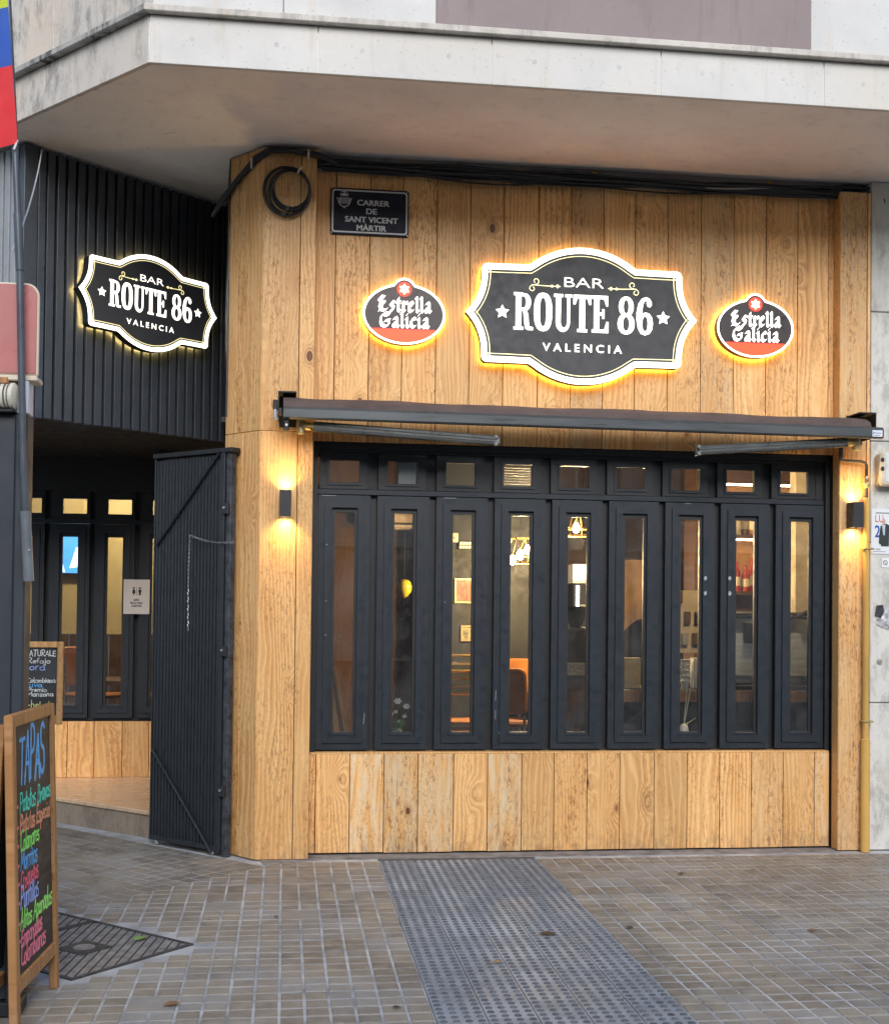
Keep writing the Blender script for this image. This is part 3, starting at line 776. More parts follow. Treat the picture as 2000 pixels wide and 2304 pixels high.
# folding metal gate, drawn back beside the column
G1 = Vector((-.855, .481)); G0 = Vector((-.345, -.008)); GL = (G0-G1).length; GR = math.atan2(G0.y-G1.y, G0.x-G1.x)
gt = thing('folding_gate', 'black ribbed metal folding gate drawn back beside the wooden column', 'gate', (G1.x, G1.y, 0), GR)
n = 20
for k in range(n):
    x0 = .012+(GL-.085)*k/n; x1 = .012+(GL-.085)*(k+1)/n; c = (x0+x1)/2
    MB().prism([(x0, .012), (x0+.003, -.004), (c-.008, -.016), (c+.008, -.016), (x1-.003, -.004), (x1, .012)], .055, 2.535).build('rib', GATEM, gt)
MB().box(0, GL-.01, .014, .04, .03, 2.55).build('back_sheet', FRAMED, gt)
MB().box(0, .012, -.02, .014, .03, 2.55).build('stile', GATEM, gt, bevel=.002)
MB().box(GL-.072, GL-.034, -.026, .02, .02, 2.56).build('stile', GATEM, gt, bevel=.003)
MB().box(GL-.032, GL+.010, -.012, .034, .0, 2.56).build('stile', GATEW, gt, bevel=.003)
MB().box(-.01, GL+.03, -.03, .05, 2.552, 2.582).build('top_rail', FRAMED, gt, bevel=.003)
MB().box(0, GL-.07, -.024, -.004, .032, .062).build('bottom_rail', GATEM, gt, bevel=.003)
MB().tube([(.04, -.028, 1.975), (GL-.085, -.03, 2.545)], .010, 6).build('brace', GATEM, gt)
MB().tube([(.025, -.028, .63), (GL-.10, -.03, .02)], .010, 6).build('brace', GATEM, gt)
for z in (2.2, 1.30, .42):
    m = MB().box(GL-.045, GL+.006, -.036, -.012, z-.04, z+.03); m.build('lock_keep', GATEM, gt, bevel=.003)
    MB().tube([(GL-.02, -.036, z), (GL-.02, -.046, z)], .008, 8).build('bolt', GALV, gt)
for z in (2.0, 1.68, 1.35, 1.02, .70, .37):
    m = MB()
    for k in range(n): 
        c = .012+(GL-.085)*(k+.5)/n; m.box(c-.004, c+.004, -.0185, -.015, z-.0035, z+.0035)
    m.build('rivet_row', GATEM, gt)
for x_ in (.06, GL-.12): MB().lathe([(.016, -.0), (.018, .012), (.016, .03)], x_, .0, .004, 10).build('foot', GALV, gt, smooth=True)
ch = thing('hanging_chain', 'thin steel chain hanging in an L on the folding gate', 'chain', (G1.x, G1.y, 0), GR)
pts = []
for k in range(15): t = k/14; pts.append((.37+.405*t, -.038, 2.034-.056*t-.02*math.sin(t*PI)))
for k in range(24): pts.insert(0, (.37-.008*math.sin(k*.12), -.036, 2.034-.026*(k+.6)))
m = MB()
for k in range(len(pts)-1):
    a, b = Vector(pts[k]), Vector(pts[k+1]); d = b-a; c = (a+b)/2; dn = d.normalized()
    side = Vector((0, 1, 0)).cross(dn) if k % 2 else Vector((0, 1, 0)); L = d.length*.66
    loop = [c+dn*L*math.cos(2*PI*q/8)+side*.0055*math.sin(2*PI*q/8) for q in range(8)]
    m.tube(loop+[loop[0]], .0017, 4, cap=False)
m.build('link', GALV, ch, smooth=True); ch.children[0]['kind'] = 'stuff'

# ------------------------------------------------------------------ illuminated signs
def offset_loop(P, d):
    """inward offset of a counter-clockwise outline"""
    n = len(P); out = []
    for i in range(n):
        a, b, c = P[i-1], P[i], P[(i+1) % n]
        e1 = Vector((b[0]-a[0], b[1]-a[1])).normalized(); e2 = Vector((c[0]-b[0], c[1]-b[1])).normalized()
        n1 = Vector((-e1.y, e1.x)); n2 = Vector((-e2.y, e2.x)); bi = (n1+n2)
        if bi.length < 1e-5: bi = n1
        bi.normalize(); k = d/max(.45, bi.dot(n1)); out.append((b[0]+bi.x*k, b[1]+bi.y*k))
    return out
def sign_outline(s=1.):
    """quarter built once: tip, flared side, rounded corner, shoulder, crown arc"""
    q = []
    for k in range(11):
        t = k/10; z = .285*t; q.append((.664+.104*(1-t)**2.6, z))
    for k in range(1, 6):
        a = k/5*PI/2; q.append((.664-.034+.034*math.cos(a), .285+.034*math.sin(a)))
    q.append((.50, .3195)); q.append((.356, .322))
    rx = math.sqrt(.0)  # crown: circle through (.35,.322) and (0,.447)
    h = .125; cdd = .35; rad = (cdd*cdd+h*h)/(2*h); cz = .447-rad; a0 = math.asin(cdd/rad)
    for k in range(1, 14):
        a = a0*(1-k/13); q.append((rad*math.sin(a), cz+rad*math.cos(a)))
    full = q + [(-x, z) for x, z in reversed(q[:-1])] 
    full = full + [(-x, -z) for x, z in full[1:-1]]
    return [(x*s, z*s) for x, z in full]
def slab_letters():
    """ROUTE 86: condensed slab serif, unit height; list of (list of loops) per glyph with advance"""
    def ell(cx, cz, rx, rz, n=28, p=2.5):
        out = []
        for k in range(n):
            a = 2*PI*k/n; c, s = math.cos(a), math.sin(a)
            out.append((cx+rx*math.copysign(abs(c)**(2/p), c), cz+rz*math.copysign(abs(s)**(2/p), s)))
        return out
    def rc(x0, x1, z0, z1): return [(x0, z0), (x1, z0), (x1, z1), (x0, z1)]
    G = {}
    Rb = [(.2, .98)]+[(.33+.17*math.cos(a), .745+.235*math.sin(a)) for a in [PI/2-k*PI/8 for k in range(9)]]+[(.2, .51)]
    Ri = [(.22, .90)]+[(.30+.055*math.cos(a), .745+.155*math.sin(a)) for a in [PI/2-k*PI/8 for k in range(9)]]+[(.22, .59)]
    G['R'] = (.56, [([rc(.06, .22, .03, .97)], 0), ([rc(0, .28, 0, .08)], 0), ([rc(0, .26, .92, 1)], 0), ([list(reversed(Rb)), list(reversed(Ri))], 0), ([[(.24, .56), (.36, .56), (.42, .42), (.45, .10), (.56, .08), (.56, 0), (.40, 0), (.33, .05), (.29, .42)]], 0)])
    G['O'] = (.56, [([ell(.27, .5, .265, .515), ell(.27, .5, .095, .385)], 0)])
    U = [(.06, .94), (.06, .25)]+[(.265+.205*math.cos(a), .24+.255*math.sin(a)) for a in [PI+k*PI/10 for k in range(11)]]+[(.47, .94), (.39, .94), (.39, .26)]+[(.295+.095*math.cos(a), .25+.15*math.sin(a)) for a in [-k*PI/8 for k in range(9)]]+[(.215, .94)]
    G['U'] = (.55, [([U], 0), ([rc(0, .275, .92, 1)], 0), ([rc(.335, .53, .92, 1)], 0)])
    G['T'] = (.52, [([rc(.18, .34, .03, .97)], 0), ([rc(.11, .41, 0, .08)], 0), ([rc(0, .52, .90, 1)], 0), ([[(0, .92), (0, .74), (.06, .74), (.12, .92)]], 0), ([[(.40, .92), (.46, .74), (.52, .74), (.52, .92)]], 0)])
    G['E'] = (.53, [([rc(.06, .22, .03, .97)], 0), ([rc(0, .49, 0, .09)], 0), ([rc(0, .47, .91, 1)], 0), ([[(.35, .93), (.42, .72), (.47, .72), (.47, .93)]], 0), ([[(.36, .07), (.43, .30), (.49, .30), (.49, .07)]], 0), ([rc(.2, .33, .47, .55)], 0), ([rc(.30, .37, .38, .64)], 0)])
    G['8'] = (.52, [([ell(.25, .735, .215, .275, p=2.1), ell(.25, .735, .075, .185, p=2.1)], 0), ([ell(.25, .27, .245, .285, p=2.1), ell(.25, .27, .09, .19, p=2.1)], 0)])
    six = [(.45, .80), (.44, .90), (.38, .98), (.28, 1.015), (.16, .97), (.06, .83), (.01, .60), (.01, .38), (.05, .16), (.13, .02), (.25, -.02), (.38, .02), (.46, .14), (.485, .30), (.46, .46), (.38, .57), (.28, .60), (.18, .57), (.175, .66), (.20, .82), (.26, .92), (.31, .90), (.30, .84), (.32, .77), (.39, .74)]
    G['6'] = (.50, [([six, ell(.255, .29, .08, .20, p=2.2)], 0)])
    return G
SLABG = slab_letters()
def fill_loops(loops):
    """triangulated fill of loops with holes"""
    c = bpy.data.curves.new('f', 'CURVE'); c.dimensions = '2D'; c.fill_mode = 'FRONT'
    for L in loops:
        s = c.splines.new('POLY'); s.points.add(len(L)-1); s.use_cyclic_u = True
        for i, (x, z) in enumerate(L): s.points[i].co = (x, z, 0, 1)
    o = bpy.data.objects.new('f', c); COL.objects.link(o); bpy.context.view_layer.update()
    me = bpy.data.meshes.new_from_object(o.evaluated_get(bpy.context.evaluated_depsgraph_get()))
    bpy.data.objects.remove(o); bpy.data.curves.remove(c)
    r = ([tuple(v.co)[:2] for v in me.vertices], [tuple(p.vertices) for p in me.polygons]); bpy.data.meshes.remove(me)
    return r
SLABF = {g: (adv, [fill_loops(l) for l, _ in parts]) for g, (adv, parts) in SLABG.items()}
def slab_text(word, x0, x1, z0, h, y):
    adv = [SLABF[c][0] for c in word]; gap = .022; tot = sum(adv)+gap*(len(word)-1); sx = (x1-x0)/tot; x = x0; out = []
    for c, a in zip(word, adv):
        m = MB(); out.append(m)
        for k, (vs, fs) in enumerate(SLABF[c][1]): m.add([(x+px*sx, y-k*.00015, z0+pz*h) for px, pz in vs], fs)
        x += (a+gap)*sx
    return out
def star(cx, cz, r, n=5, inner=.5, y=0):
    return [(cx+(r if k % 2 == 0 else r*inner)*math.sin(PI*k/n)*-1, cz+(r if k % 2 == 0 else r*inner)*math.cos(PI*k/n)) for k in range(2*n)]
def scroll(cx, cz, s, mir, y, w):
    m = MB()
    f = lambda x, z: (cx+mir*x*s, cz+z*s)
    L = [f(-.085, .004), f(.005, .0), f(.085, .0)]
    m.ribbon(L, w, y)
    a = [f(-.062+.020*(1-k*.035)*math.cos(-1.9+k*.42), .026+.020*(1-k*.035)*math.sin(-1.9+k*.42)) for k in range(15)]
    b = [f(-.083+.019*(1-k*.035)*math.cos(1.5+k*.42), -.018+.019*(1-k*.035)*math.sin(1.5+k*.42)) for k in range(15)]
    m.ribbon(a, w, y-.0001); m.ribbon(b, w, y-.0002)
    for px, rr in ((.034, .008), (.068, .0125)):
        n = 10 if px < .05 else 4
        m.face([f(px+mir*rr*math.cos(mir*2*PI*k/n), rr*math.sin(mir*2*PI*k/n)*(1. if mir > 0 else 1.)) for k in range(n)], y-.0004)
    return m
def split_build(mb, name, mat, parent):
    """one object for each separate letter of a word"""
    par = list(range(len(mb.v)))
    def find(a):
        while par[a] != a: par[a] = par[par[a]]; a = par[a]
        return a
    for f in mb.f:
        for q in f[1:]: par[find(q)] = find(f[0])
    grp = {}
    for f in mb.f: grp.setdefault(find(f[0]), []).append(f)
    for fs in grp.values():
        ids = sorted({q for f in fs for q in f}); ix = {q: i for i, q in enumerate(ids)}
        MB().add([mb.v[q] for q in ids], [tuple(ix[q] for q in f) for f in fs]).build(name, mat, parent)
def route_sign(loc, rz, s, label, halo, depth=.06, gap=.03):
    t = thing('bar_sign', label, 'sign', loc, rz, 'illuminated bar name signs')
    O = sign_outline(s)
    m = MB(); y0 = -(gap+depth)*1.; I = offset_loop(O, .038*s)
    m.band(O, O, -gap, y0); m.face(list(reversed(O)), -gap); m.build('casing', BLACK, t)
    MB().band(O, I, y0-.004, y0-.004).band(O, O, y0, y0-.004).band(I, I, y0-.004, y0).build('light_rim', EMW, t)
    fv, ff = fill_loops([offset_loop(O, .036*s)]); MB().add([(a_, y0-.001, b_) for a_, b_ in fv], ff).build('face_panel', PANEL, t)
    A = offset_loop(O, .053*s); B = offset_loop(O, .0575*s)
    MB().band(A, B, y0-.0018).build('border_line', EML, t)
    yy = y0-.003
    split_build(text_mb('BAR', .068*s, .008*s, .187*s, yy, .262*s, bold=-.010), 'letter', EMW2, t)
    for word, a_, b_ in (('ROUTE', -.456*s, .181*s), ('86', .232*s, .474*s)):
        for lm in slab_text(word, a_, b_, -.104*s, .243*s, yy): lm.build('letter', EMW2, t)
    split_build(text_mb('V A L E N C I A', .053*s, 0, -.234*s, yy, .528*s, bold=.012), 'letter', EMW2, t)
    for sx in (-.530, .540): MB().face(star(sx*s, .008*s, .047*s), yy).build('star', EMW2, t)
    scroll(-.243*s, .188*s, s*1.1, 1, yy, .0048*s).build('scroll', EML, t)
    scroll(.262*s, .188*s, s*1.1, -1, yy, .0048*s).build('scroll', EML, t)
    H1 = offset_loop(O, .012*s); H2 = offset_loop(O, .034*s)
    MB().band(list(reversed(H1)), list(reversed(H2)), -gap+.002).build('back_light', halo, t)
    return t
route_sign((1.897, 0, 3.49), 0, 1., 'large glowing bar name sign between the two beer signs above the awning', EMHALO)
cs = Vector((CA.x, CA.y))+Vector((math.cos(CANG), math.sin(CANG)))*.873+Vector((math.sin(CANG), -math.cos(CANG)))*.036
route_sign((cs.x, cs.y, 3.607), CANG, .72, 'smaller glowing bar name sign fixed to the dark slatted canopy', EMHALO2, depth=.065)

def nib(m, pts, w, y, ang=R(52)):
    """broad-nib pen stroke"""
    ax, az = math.cos(ang)*w/2, math.sin(ang)*w/2
    for i in range(len(pts)-1):
        (x0, z0), (x1, z1) = pts[i], pts[i+1]
        q = [(x0-ax, z0-az), (x1-ax, z1-az), (x1+ax, z1+az), (x0+ax, z0+az)]
        ar = sum(q[k][0]*q[(k+1) % 4][1]-q[(k+1) % 4][0]*q[k][1] for k in range(4))
        m.face(q if ar > 0 else list(reversed(q)), y-(i % 4)*2e-5)
BL = {   # blackletter strokes, x-height 1
 'E': (.98, [[(.62, 1.42), (.30, 1.48), (.12, 1.25), (.30, 1.02), (.18, .62), (.30, .18), (.62, .06), (.86, .28)], [(.30, .85), (.58, .98), (.62, .80)], [(.12, .02), (.30, .18)], [(.38, 1.42), (.38, .2)]]),
 's': (.60, [[(.50, .92), (.28, 1.02), (.14, .78), (.44, .42), (.36, .12), (.08, .06)]]),
 't': (.46, [[(.22, 1.38), (.22, .18), (.40, .04)], [(.04, .98), (.42, .98)]]),
 'r': (.55, [[(.06, .92), (.20, 1.0), (.20, .16), (.32, .04)], [(.22, .82), (.46, 1.0), (.54, .84)]]),
 'e': (.62, [[(.14, .88), (.14, .22), (.34, .04), (.54, .22)], [(.14, .88), (.36, 1.02), (.50, .78), (.20, .48)]]),
 'l': (.40, [[(.10, 1.50), (.20, 1.38), (.20, .18), (.34, .04)]]),
 'a': (.66, [[(.14, .84), (.34, 1.02), (.46, .84), (.46, .18), (.60, .04)], [(.44, .58), (.16, .42), (.14, .20), (.28, .04), (.46, .2)]]),
 'G': (1.0, [[(.84, 1.30), (.52, 1.46), (.18, 1.16), (.12, .62), (.22, .22), (.50, .02), (.78, .22), (.80, .66)], [(.46, .62), (.88, .76)], [(.40, 1.30), (.62, 1.18), (.88, 1.36)]]),
 'i': (.40, [[(.06, .90), (.20, 1.0), (.20, .18), (.34, .04)], [(.17, 1.36), (.23, 1.36)]]),
 'c': (.56, [[(.48, .88), (.32, 1.02), (.14, .82), (.14, .22), (.32, .04), (.50, .2)]]),
}
def blackletter(word, x0, x1, z0, xh, y):
    tot = sum(BL[c][0] for c in word); sx = (x1-x0)/tot; m = MB(); x = x0
    for c in word:
        a, st = BL[c]
        for j, s_ in enumerate(st): nib(m, [(x+px*sx, z0+pz*xh) for px, pz in s_], .0240, y-j*.0001)
        x += a*sx
    return m
def beer_sign(cx, label):
    t = thing('beer_sign', label, 'sign', (cx, 0, 3.458), 0, 'oval illuminated beer signs')
    def outl(d):
        a, b, r, cz = .264-d, .195-d, .075-d, .158
        P = []; n = 72
        for k in range(n):
            th = 2*PI*k/n-PI/2
            x, z = a*math.cos(th), b*math.sin(th)
            if z > 0 and abs(x) < r+.03:          # the small round crest on top
                dx = max(-r, min(r, x)); zc = cz+math.sqrt(max(0, r*r-dx*dx)); z = max(z, zc if abs(x) <= r else z)
            P.append((x, z))
        return P
    O = outl(0); I = outl(.013); gap, y0 = .03, -.085
    m = MB(); m.band(O, O, -gap, y0); m.face(list(reversed(O)), -gap); m.build('casing', plain('sign_casing', (.10, .05, .04), .4), t)
    MB().band(O, I, y0-.003).band(I, I, y0-.003, y0).build('light_rim', EMW, t)
    fv, ff = fill_loops([outl(.0125)]); MB().add([(a_, y0-.0005, b_) for a_, b_ in fv], ff).build('face_panel', plain('beer_panel', (.035, .022, .022), .35), t)
    low = [p for p in I if p[1] < -.104]
    xs = math.sqrt(max(0, 1-(.100/.179)**2))*.248
    low = [(-xs, -.100)]+sorted(low, key=lambda p: p[0])+[(xs, -.100)]
    MB().face(low, y0-.0016).build('red_band', EMRED, t)
    MB().face(rect(-xs+.002, xs-.002, -.100, -.094), y0-.0018).build('band_edge', EMRED2, t)
    n = 24
    for r, mt, dy in ((.049, EMRED2, .0016), (.043, EMRED, .0022)):
        MB().face([(r*math.cos(2*PI*k/n), .160+r*math.sin(2*PI*k/n)) for k in range(n)], y0-dy).build('crest_disc', mt, t)
    MB().face(star(0, .160, .036, 6, .62), y0-.0028).build('star', EMW2, t)
    blackletter('Estrella', -.172, .176, .014, .064, y0-.002).build('lettering', EMW2, t)
    blackletter('Galicia', -.160, .164, -.086, .062, y0-.002).build('lettering', EMW2, t)
    H1 = outl(.008); H2 = outl(.024)
    MB().band(list(reversed(H1)), list(reversed(H2)), -gap+.002).build('back_light', EMHALO, t)
    return t
beer_sign(.732, 'oval beer sign under the street name plate, left of the big bar sign')
beer_sign(3.069, 'oval beer sign right of the big bar sign')

# ------------------------------------------------------------------ street name plate
def rrect(x0, x1, z0, z1, r, n=5):
    out = []
    for cx, cz, a0 in ((x1-r, z0+r, -PI/2), (x1-r, z1-r, 0), (x0+r, z1-r, PI/2), (x0+r, z0+r, PI)):
        out += [(cx+r*math.cos(a0+k*PI/2/n), cz+r*math.sin(a0+k*PI/2/n)) for k in range(n+1)]
    return out
st = thing('street_sign', 'dark blue street name plate with white border and crest', 'sign', (.509, -.002, 4.124))
LET = plain('enamel_white', (.50, .50, .50), .4, var=.05)
MB().plate(rrect(-.252, .252, -.150, .150, .012), -.016, 0).build('plate', plain('enamel_navy', (.009, .011, .022), .55, var=.15, spec=.25), st, bevel=.003)
MB().band(rrect(-.243, .243, -.139, .139, .02), rrect(-.233, .233, -.129, .129, .014), -.0175).build('border', LET, st)
for tx, z, w, cx in (('CARRER', .041, .205, .022), ('DE', -.013, .066, .012), ('SANT VICENT', -.068, .338, .012), ('MÀRTIR', -.121, .188, .012)):
    tm_ = MB()
    for q, dx in enumerate((-.0017, 0, .0017)):
        for dz in (-.0007, .0007): t1_ = text_mb(tx, .037, cx+dx, z+dz, -.018-.00005*q-.00002*(dz > 0), w); tm_.add(t1_.v, t1_.f)
    tm_.build('lettering', LET, st)
m = MB()
for k in range(4): m.face(rect(-.186+k*.0125, -.186+k*.0125+.006, .045, .088), -.018-.0001*k)
m.face([(-.196, .040), (-.191, .040), (-.189, .085), (-.196, .088)], -.018); m.face([(-.135, .040), (-.130, .040), (-.130, .088), (-.137, .085)], -.018)
m.face([(-.186, .097), (-.142, .097), (-.136, .113), (-.150, .108), (-.164, .118), (-.178, .108), (-.192, .113)], -.0182)
m.ribbon([(-.164, .118), (-.164, .128)], .005, -.018); m.ribbon([(-.182, .121), (-.164, .124), (-.146, .121)], .004, -.0184)
m.ribbon([(-.207, .080), (-.200, .055), (-.186, .034), (-.164, .026), (-.142, .034), (-.128, .055), (-.121, .080)], .006, -.0186)
m.ribbon([(-.212, .082), (-.203, .074)], .004, -.0184); m.ribbon([(-.116, .082), (-.125, .074)], .004, -.0184)
m.ribbon([(-.172, .018), (-.156, .028)], .004, -.0188); m.ribbon([(-.156, .018), (-.172, .028)], .004, -.019)
m.build('crest', LET, st)
for sx in (-.243, .243):
    for sz in (-.141, .141): MB().plate([(sx+.004*math.cos(2*PI*k/8), sz+.004*math.sin(2*PI*k/8)) for k in range(8)], -.019, -.015).build('rivet', GALV, st)

# ------------------------------------------------------------------ wall lamps
def sconce(loc, label):
    t = thing('wall_lamp', label, 'lamp', loc, 0, 'up and down wall lamps')
    ring_w = .036
    m = MB(); m.box(-ring_w, ring_w, -.105, -.099, -.083, .083).box(-ring_w, -ring_w+.006, -.099, -.004, -.083, .083).box(ring_w-.006, ring_w, -.099, -.004, -.083, .083).box(-ring_w+.006, ring_w-.006, -.010, -.004, -.083, .083)
    m.build('housing', plain('lamp_black', (.018, .017, .019), .5), t)
    MB().box(-.022, .022, -.004, .0, -.05, .05).build('back_plate', BLACK, t)
    for s_ in (1, -1):
        MB().lathe([(.026, s_*.066-.002), (.026, s_*.066+.002)], 0, -.055, 0, 14).build('lens', emis('lamp_lens', (1., .78, .42), 22.), t)
        lamp('SPOT', 'beam', (0, -.036, s_*.070), 8., (1., .60, .17), t, (0 if s_ < 0 else PI, 0, 0), R(125), .012, .9)
    return t
sconce((-.004, CF-.001, 2.220), 'black up and down wall lamp lit on the corner column')
sconce((3.738, -.101, 2.226), 'black up and down wall lamp lit beside the ochre gas pipe')

# ------------------------------------------------------------------ awning, rolled in
aw = thing('folding_awning', 'brown canvas awning rolled in above the windows on two folding arms', 'awning')
xa, xb = -.022, 3.815
def slope(x): return -.016*(x-xa)/(xb-xa)
m = MB(); n = 60; prof = [(-.345, 2.802), (-.330, 2.832), (-.26, 2.868), (-.18, 2.880), (-.137, 2.860), (-.135, 2.80), (-.17, 2.765), (-.30, 2.77)]
vs = []; fs = []
for i in range(n+1):
    x = xa-.002+(xb-.055-xa)*i/n
    for k, (y, z) in enumerate(prof):
        wob = .0035*math.sin(i*.55+k)+.003*math.sin(i*.21)+random.uniform(-.0012, .0012) if k in (1, 2, 3) else 0
        vs.append((x, y, z+slope(x)+wob))
P_ = len(prof)
for i in range(n):
    for k in range(P_): fs.append((i*P_+k, i*P_+(k+1) % P_, (i+1)*P_+(k+1) % P_, (i+1)*P_+k))
fs += [tuple(range(P_)), tuple(range(n*P_+P_-1, n*P_-1, -1))]
m.add(vs, fs); m.build('canvas_roll', AWNF, aw, smooth=True)
bar = [(-.372, 2.736), (-.372, 2.784), (-.360, 2.799), (-.330, 2.801), (-.318, 2.790), (-.318, 2.735), (-.335, 2.726), (-.362, 2.727)]
m = MB(); nb = len(bar)
m.add([(xa, y, z) for y, z in bar]+[(xb+.013, y, z+slope(xb)) for y, z in bar], [tuple(range(nb-1, -1, -1)), tuple(range(nb, 2*nb))]+[(i, (i+1) % nb, nb+(i+1) % nb, nb+i) for i in range(nb)])
m.build('front_bar', AWNB, aw)
def arm(x0, z0, x1, z1, y0, y1, bx):
    L = math.hypot(x1-x0, z1-z0); m = MB()
    prof = [(-.022, -.028), (.022, -.028), (.026, -.018), (.026, .022), (.020, .030), (-.020, .030), (-.026, .022), (-.026, -.018)]
    ds = 1 if x1 > x0 else -1
    def sect(x, z, y, k): return [(x, y+a*k, z+b*k) for a, b in prof]
    vs = sect(x0, z0, y0, 1.)+sect(x1, z1, y1, 1.); nn = len(prof)
    m.add(vs, [tuple(range(nn)), tuple(range(2*nn-1, nn-1, -1))]+[(i, nn+i, nn+(i+1) % nn, (i+1) % nn) for i in range(nn)])
    a = m.build('arm', ARMM, aw)
    for dz in (.008, -.010): MB().tube([(x0, y0-.027, z0+dz), (x1, y1-.027, z1+dz)], .0035, 5).build('groove_rib', plain('arm_edge', (.14, .145, .145), .35, metal=.5), a)
    MB().box(x1-.012, x1+.012, y1-.030, y1+.030, z1-.034, z1-.006).box(x1-.012, x1+.012, y1-.030, y1+.030, z1+.012, z1+.034).box(x1-.006, x1+.02*ds+.006, y1-.014, y1+.014, z1-.02, z1+.02).build('elbow_cap', plain('cast_grey', (.17, .17, .17), .45, metal=.3), a, bevel=.004)
    m = MB(); m.tube([(bx, y0+.02, z0+.01), (x0-.01*ds, y0, z0)], [.030, .024], 8); m.tube([(bx, y0+.02, z0-.045), (bx, y0+.02, z0+.04)], .024, 10)
    m.tube([(x0-.03*ds, y0-.012, z0+.004), (x0+.09*ds, y0-.012, z0)], .016, 6)
    m.build('shoulder', BRASS, a, smooth=True)
arm(.16, 2.694, 1.295, 2.632, -.27, -.31, .085)
arm(3.62, 2.690, 2.605, 2.606, -.27, -.31, 3.70)
for bx, s_ in ((-.012, 1), (3.775, -1)):
    z = slope(bx)
    m = MB().box(bx-.045, bx-.037, -.30, -.132, 2.74+z, 2.905+z) if s_ > 0 else MB().box(bx+.030, bx+.038, -.30, -.102, 2.74+z, 2.905+z)
    x0, x1 = (bx-.037, bx+.068) if s_ > 0 else (bx-.078, bx+.030)
    m.box(x0, x1, -.30, -.132 if s_ > 0 else -.102, 2.895+z, 2.905+z).box(x0, x1, -.142 if s_ > 0 else -.112, -.132 if s_ > 0 else -.102, 2.70, 2.895)
    m.build('bracket', BLACK, aw, bevel=.002)
m = MB().box(-.088, -.058, -.30, -.25, 2.79, 2.85).box(-.055, -.03, -.31, -.26, 2.755, 2.80); m.build('gear_box', BLACK, aw, bevel=.004)
MB().tube([(-.073, -.29, 2.79), (-.073, -.30, 2.74), (-.066, -.30, 2.725)], .011, 8).build('crank_eye', GALV, aw, smooth=True)
MB().box(-.020, .012, -.345, -.300, 2.655, 2.735).build('end_bracket', BLACK, aw, bevel=.005)
MB().tube([(-.004, -.35, 2.69), (-.004, -.34, 2.69)], .008, 8).build('bolt', GALV, aw)
stk = MB().box(xb-.066, xb+.002, -.3745, -.3725, 2.736+slope(xb), 2.778+slope(xb)).build('sticker', plain('sticker_white', (.58, .62, .70), .5, var=.05), aw)
m = MB(); m.ribbon([(xb-.058, 2.765+slope(xb)), (xb-.060, 2.752+slope(xb))], .004, -.3749); m.ribbon([(xb-.058, 2.764+slope(xb)), (xb-.047, 2.762+slope(xb)), (xb-.05, 2.756+slope(xb))], .003, -.3751); m.face(rect(xb-.043, xb-.008, 2.757+slope(xb), 2.761+slope(xb)), -.3749); m.face(rect(xb-.058, xb-.014, 2.743+slope(xb), 2.746+slope(xb)), -.3749)
m.build('print', plain('print_blue_grey', (.08, .09, .13), .6), stk)

# ------------------------------------------------------------------ cables under the soffit
def wavy(x0, x1, y, z, amp, ph, n=26, sag=0., end=None):
    out = []
    for k in range(n+1):
        t = k/n; x = x0+(x1-x0)*t
        out.append((x, y+.008*math.sin(3*x+ph), z+amp*math.sin(2.1*x+ph)+.006*math.sin(7*x+2*ph)-sag*math.sin(PI*t)))
    return out
cb = thing('cable_bundle', 'bundle of black cables running along the top of the boards', 'cables')
specs = [(.02, 4.4, -.055, 4.425, .012, 0., .010), (.0, 4.4, -.045, 4.41, .010, 1.3, .009), (.05, 4.4, -.065, 4.40, .012, 2.2, .011), (.1, 4.4, -.04, 4.39, .008, 3.4, .008), (.3, 4.4, -.07, 4.415, .014, 4.1, .007), (.7, 4.4, -.05, 4.375, .006, 5.2, .009)]
specs += [(.2+.3*q, 4.4, -.045-.006*(q % 4), 4.36+.012*(q % 5), .010, 1.7*q, .006+.002*(q % 4)) for q in range(4)]
for x0, x1, y, z, amp, ph, r in specs: MB().tube(wavy(x0, x1, y, z, amp, ph), r, 6).build('cable', RUBBER, cb, smooth=True)
MB().tube(wavy(.55, 2.0, -.045, 4.385, .0, 1., 16, .045), .0065, 6).build('cable', RUBBER, cb, smooth=True)
MB().tube(wavy(.30, 1.1, -.05, 4.40, .0, 1., 12, .04), .006, 6).build('cable', RUBBER, cb, smooth=True)
MB().tube(wavy(2.4, 3.2, -.06, 4.40, .004, 2., 12, .012), .006, 6).build('cable', plain('cable_grey', (.30, .29, .28), .5), cb, smooth=True)
# over the column and down into the porch corner
for k in range(7):
    j = k*.9
    pts = [(.30, -.06-.004*k, 4.405+.008*math.sin(j)), (.17, -.135-.006*k, 4.425+.007*math.sin(j*2)), (.0, -.155-.004*k, 4.440+.006*math.cos(j)), (-.13, -.165, 4.435+.007*math.sin(j)), (-.22, -.10+.003*k, 4.40+.012*math.sin(j)), (-.33, .02+.003*k, 4.31+.015*math.cos(j)), (-.43, .14, 4.21+.016*math.sin(j)), (-.50, .26, 4.14+.01*math.cos(j))]
    MB().tube(pts, .009+.003*(k % 3), 6).build('cable', RUBBER, cb, smooth=True)
for x, y, z in ((-.245, -.085, 4.365), (.11, -.175, 4.41)):
    MB().box(x-.006, x+.006, y-.025, y-.015, z-.03, z+.035).build('cable_tie', CREAM, cb, rot=None)
for x in (.86, 1.42, 3.55, 3.95):
    MB().tube([(x, -.08, 4.43), (x+.012, -.10, 4.36), (x+.02, -.095, 4.315)], .004, 5).build('tie_end', RUBBER, cb)
for x in (1.05, 1.98, 3.18):
    MB().box(x-.02, x+.02, -.04, -.015, 4.435, 4.465).build('foam_blob', plain('yellow_foam', (.45, .30, .05), .8), cb, bevel=.008)
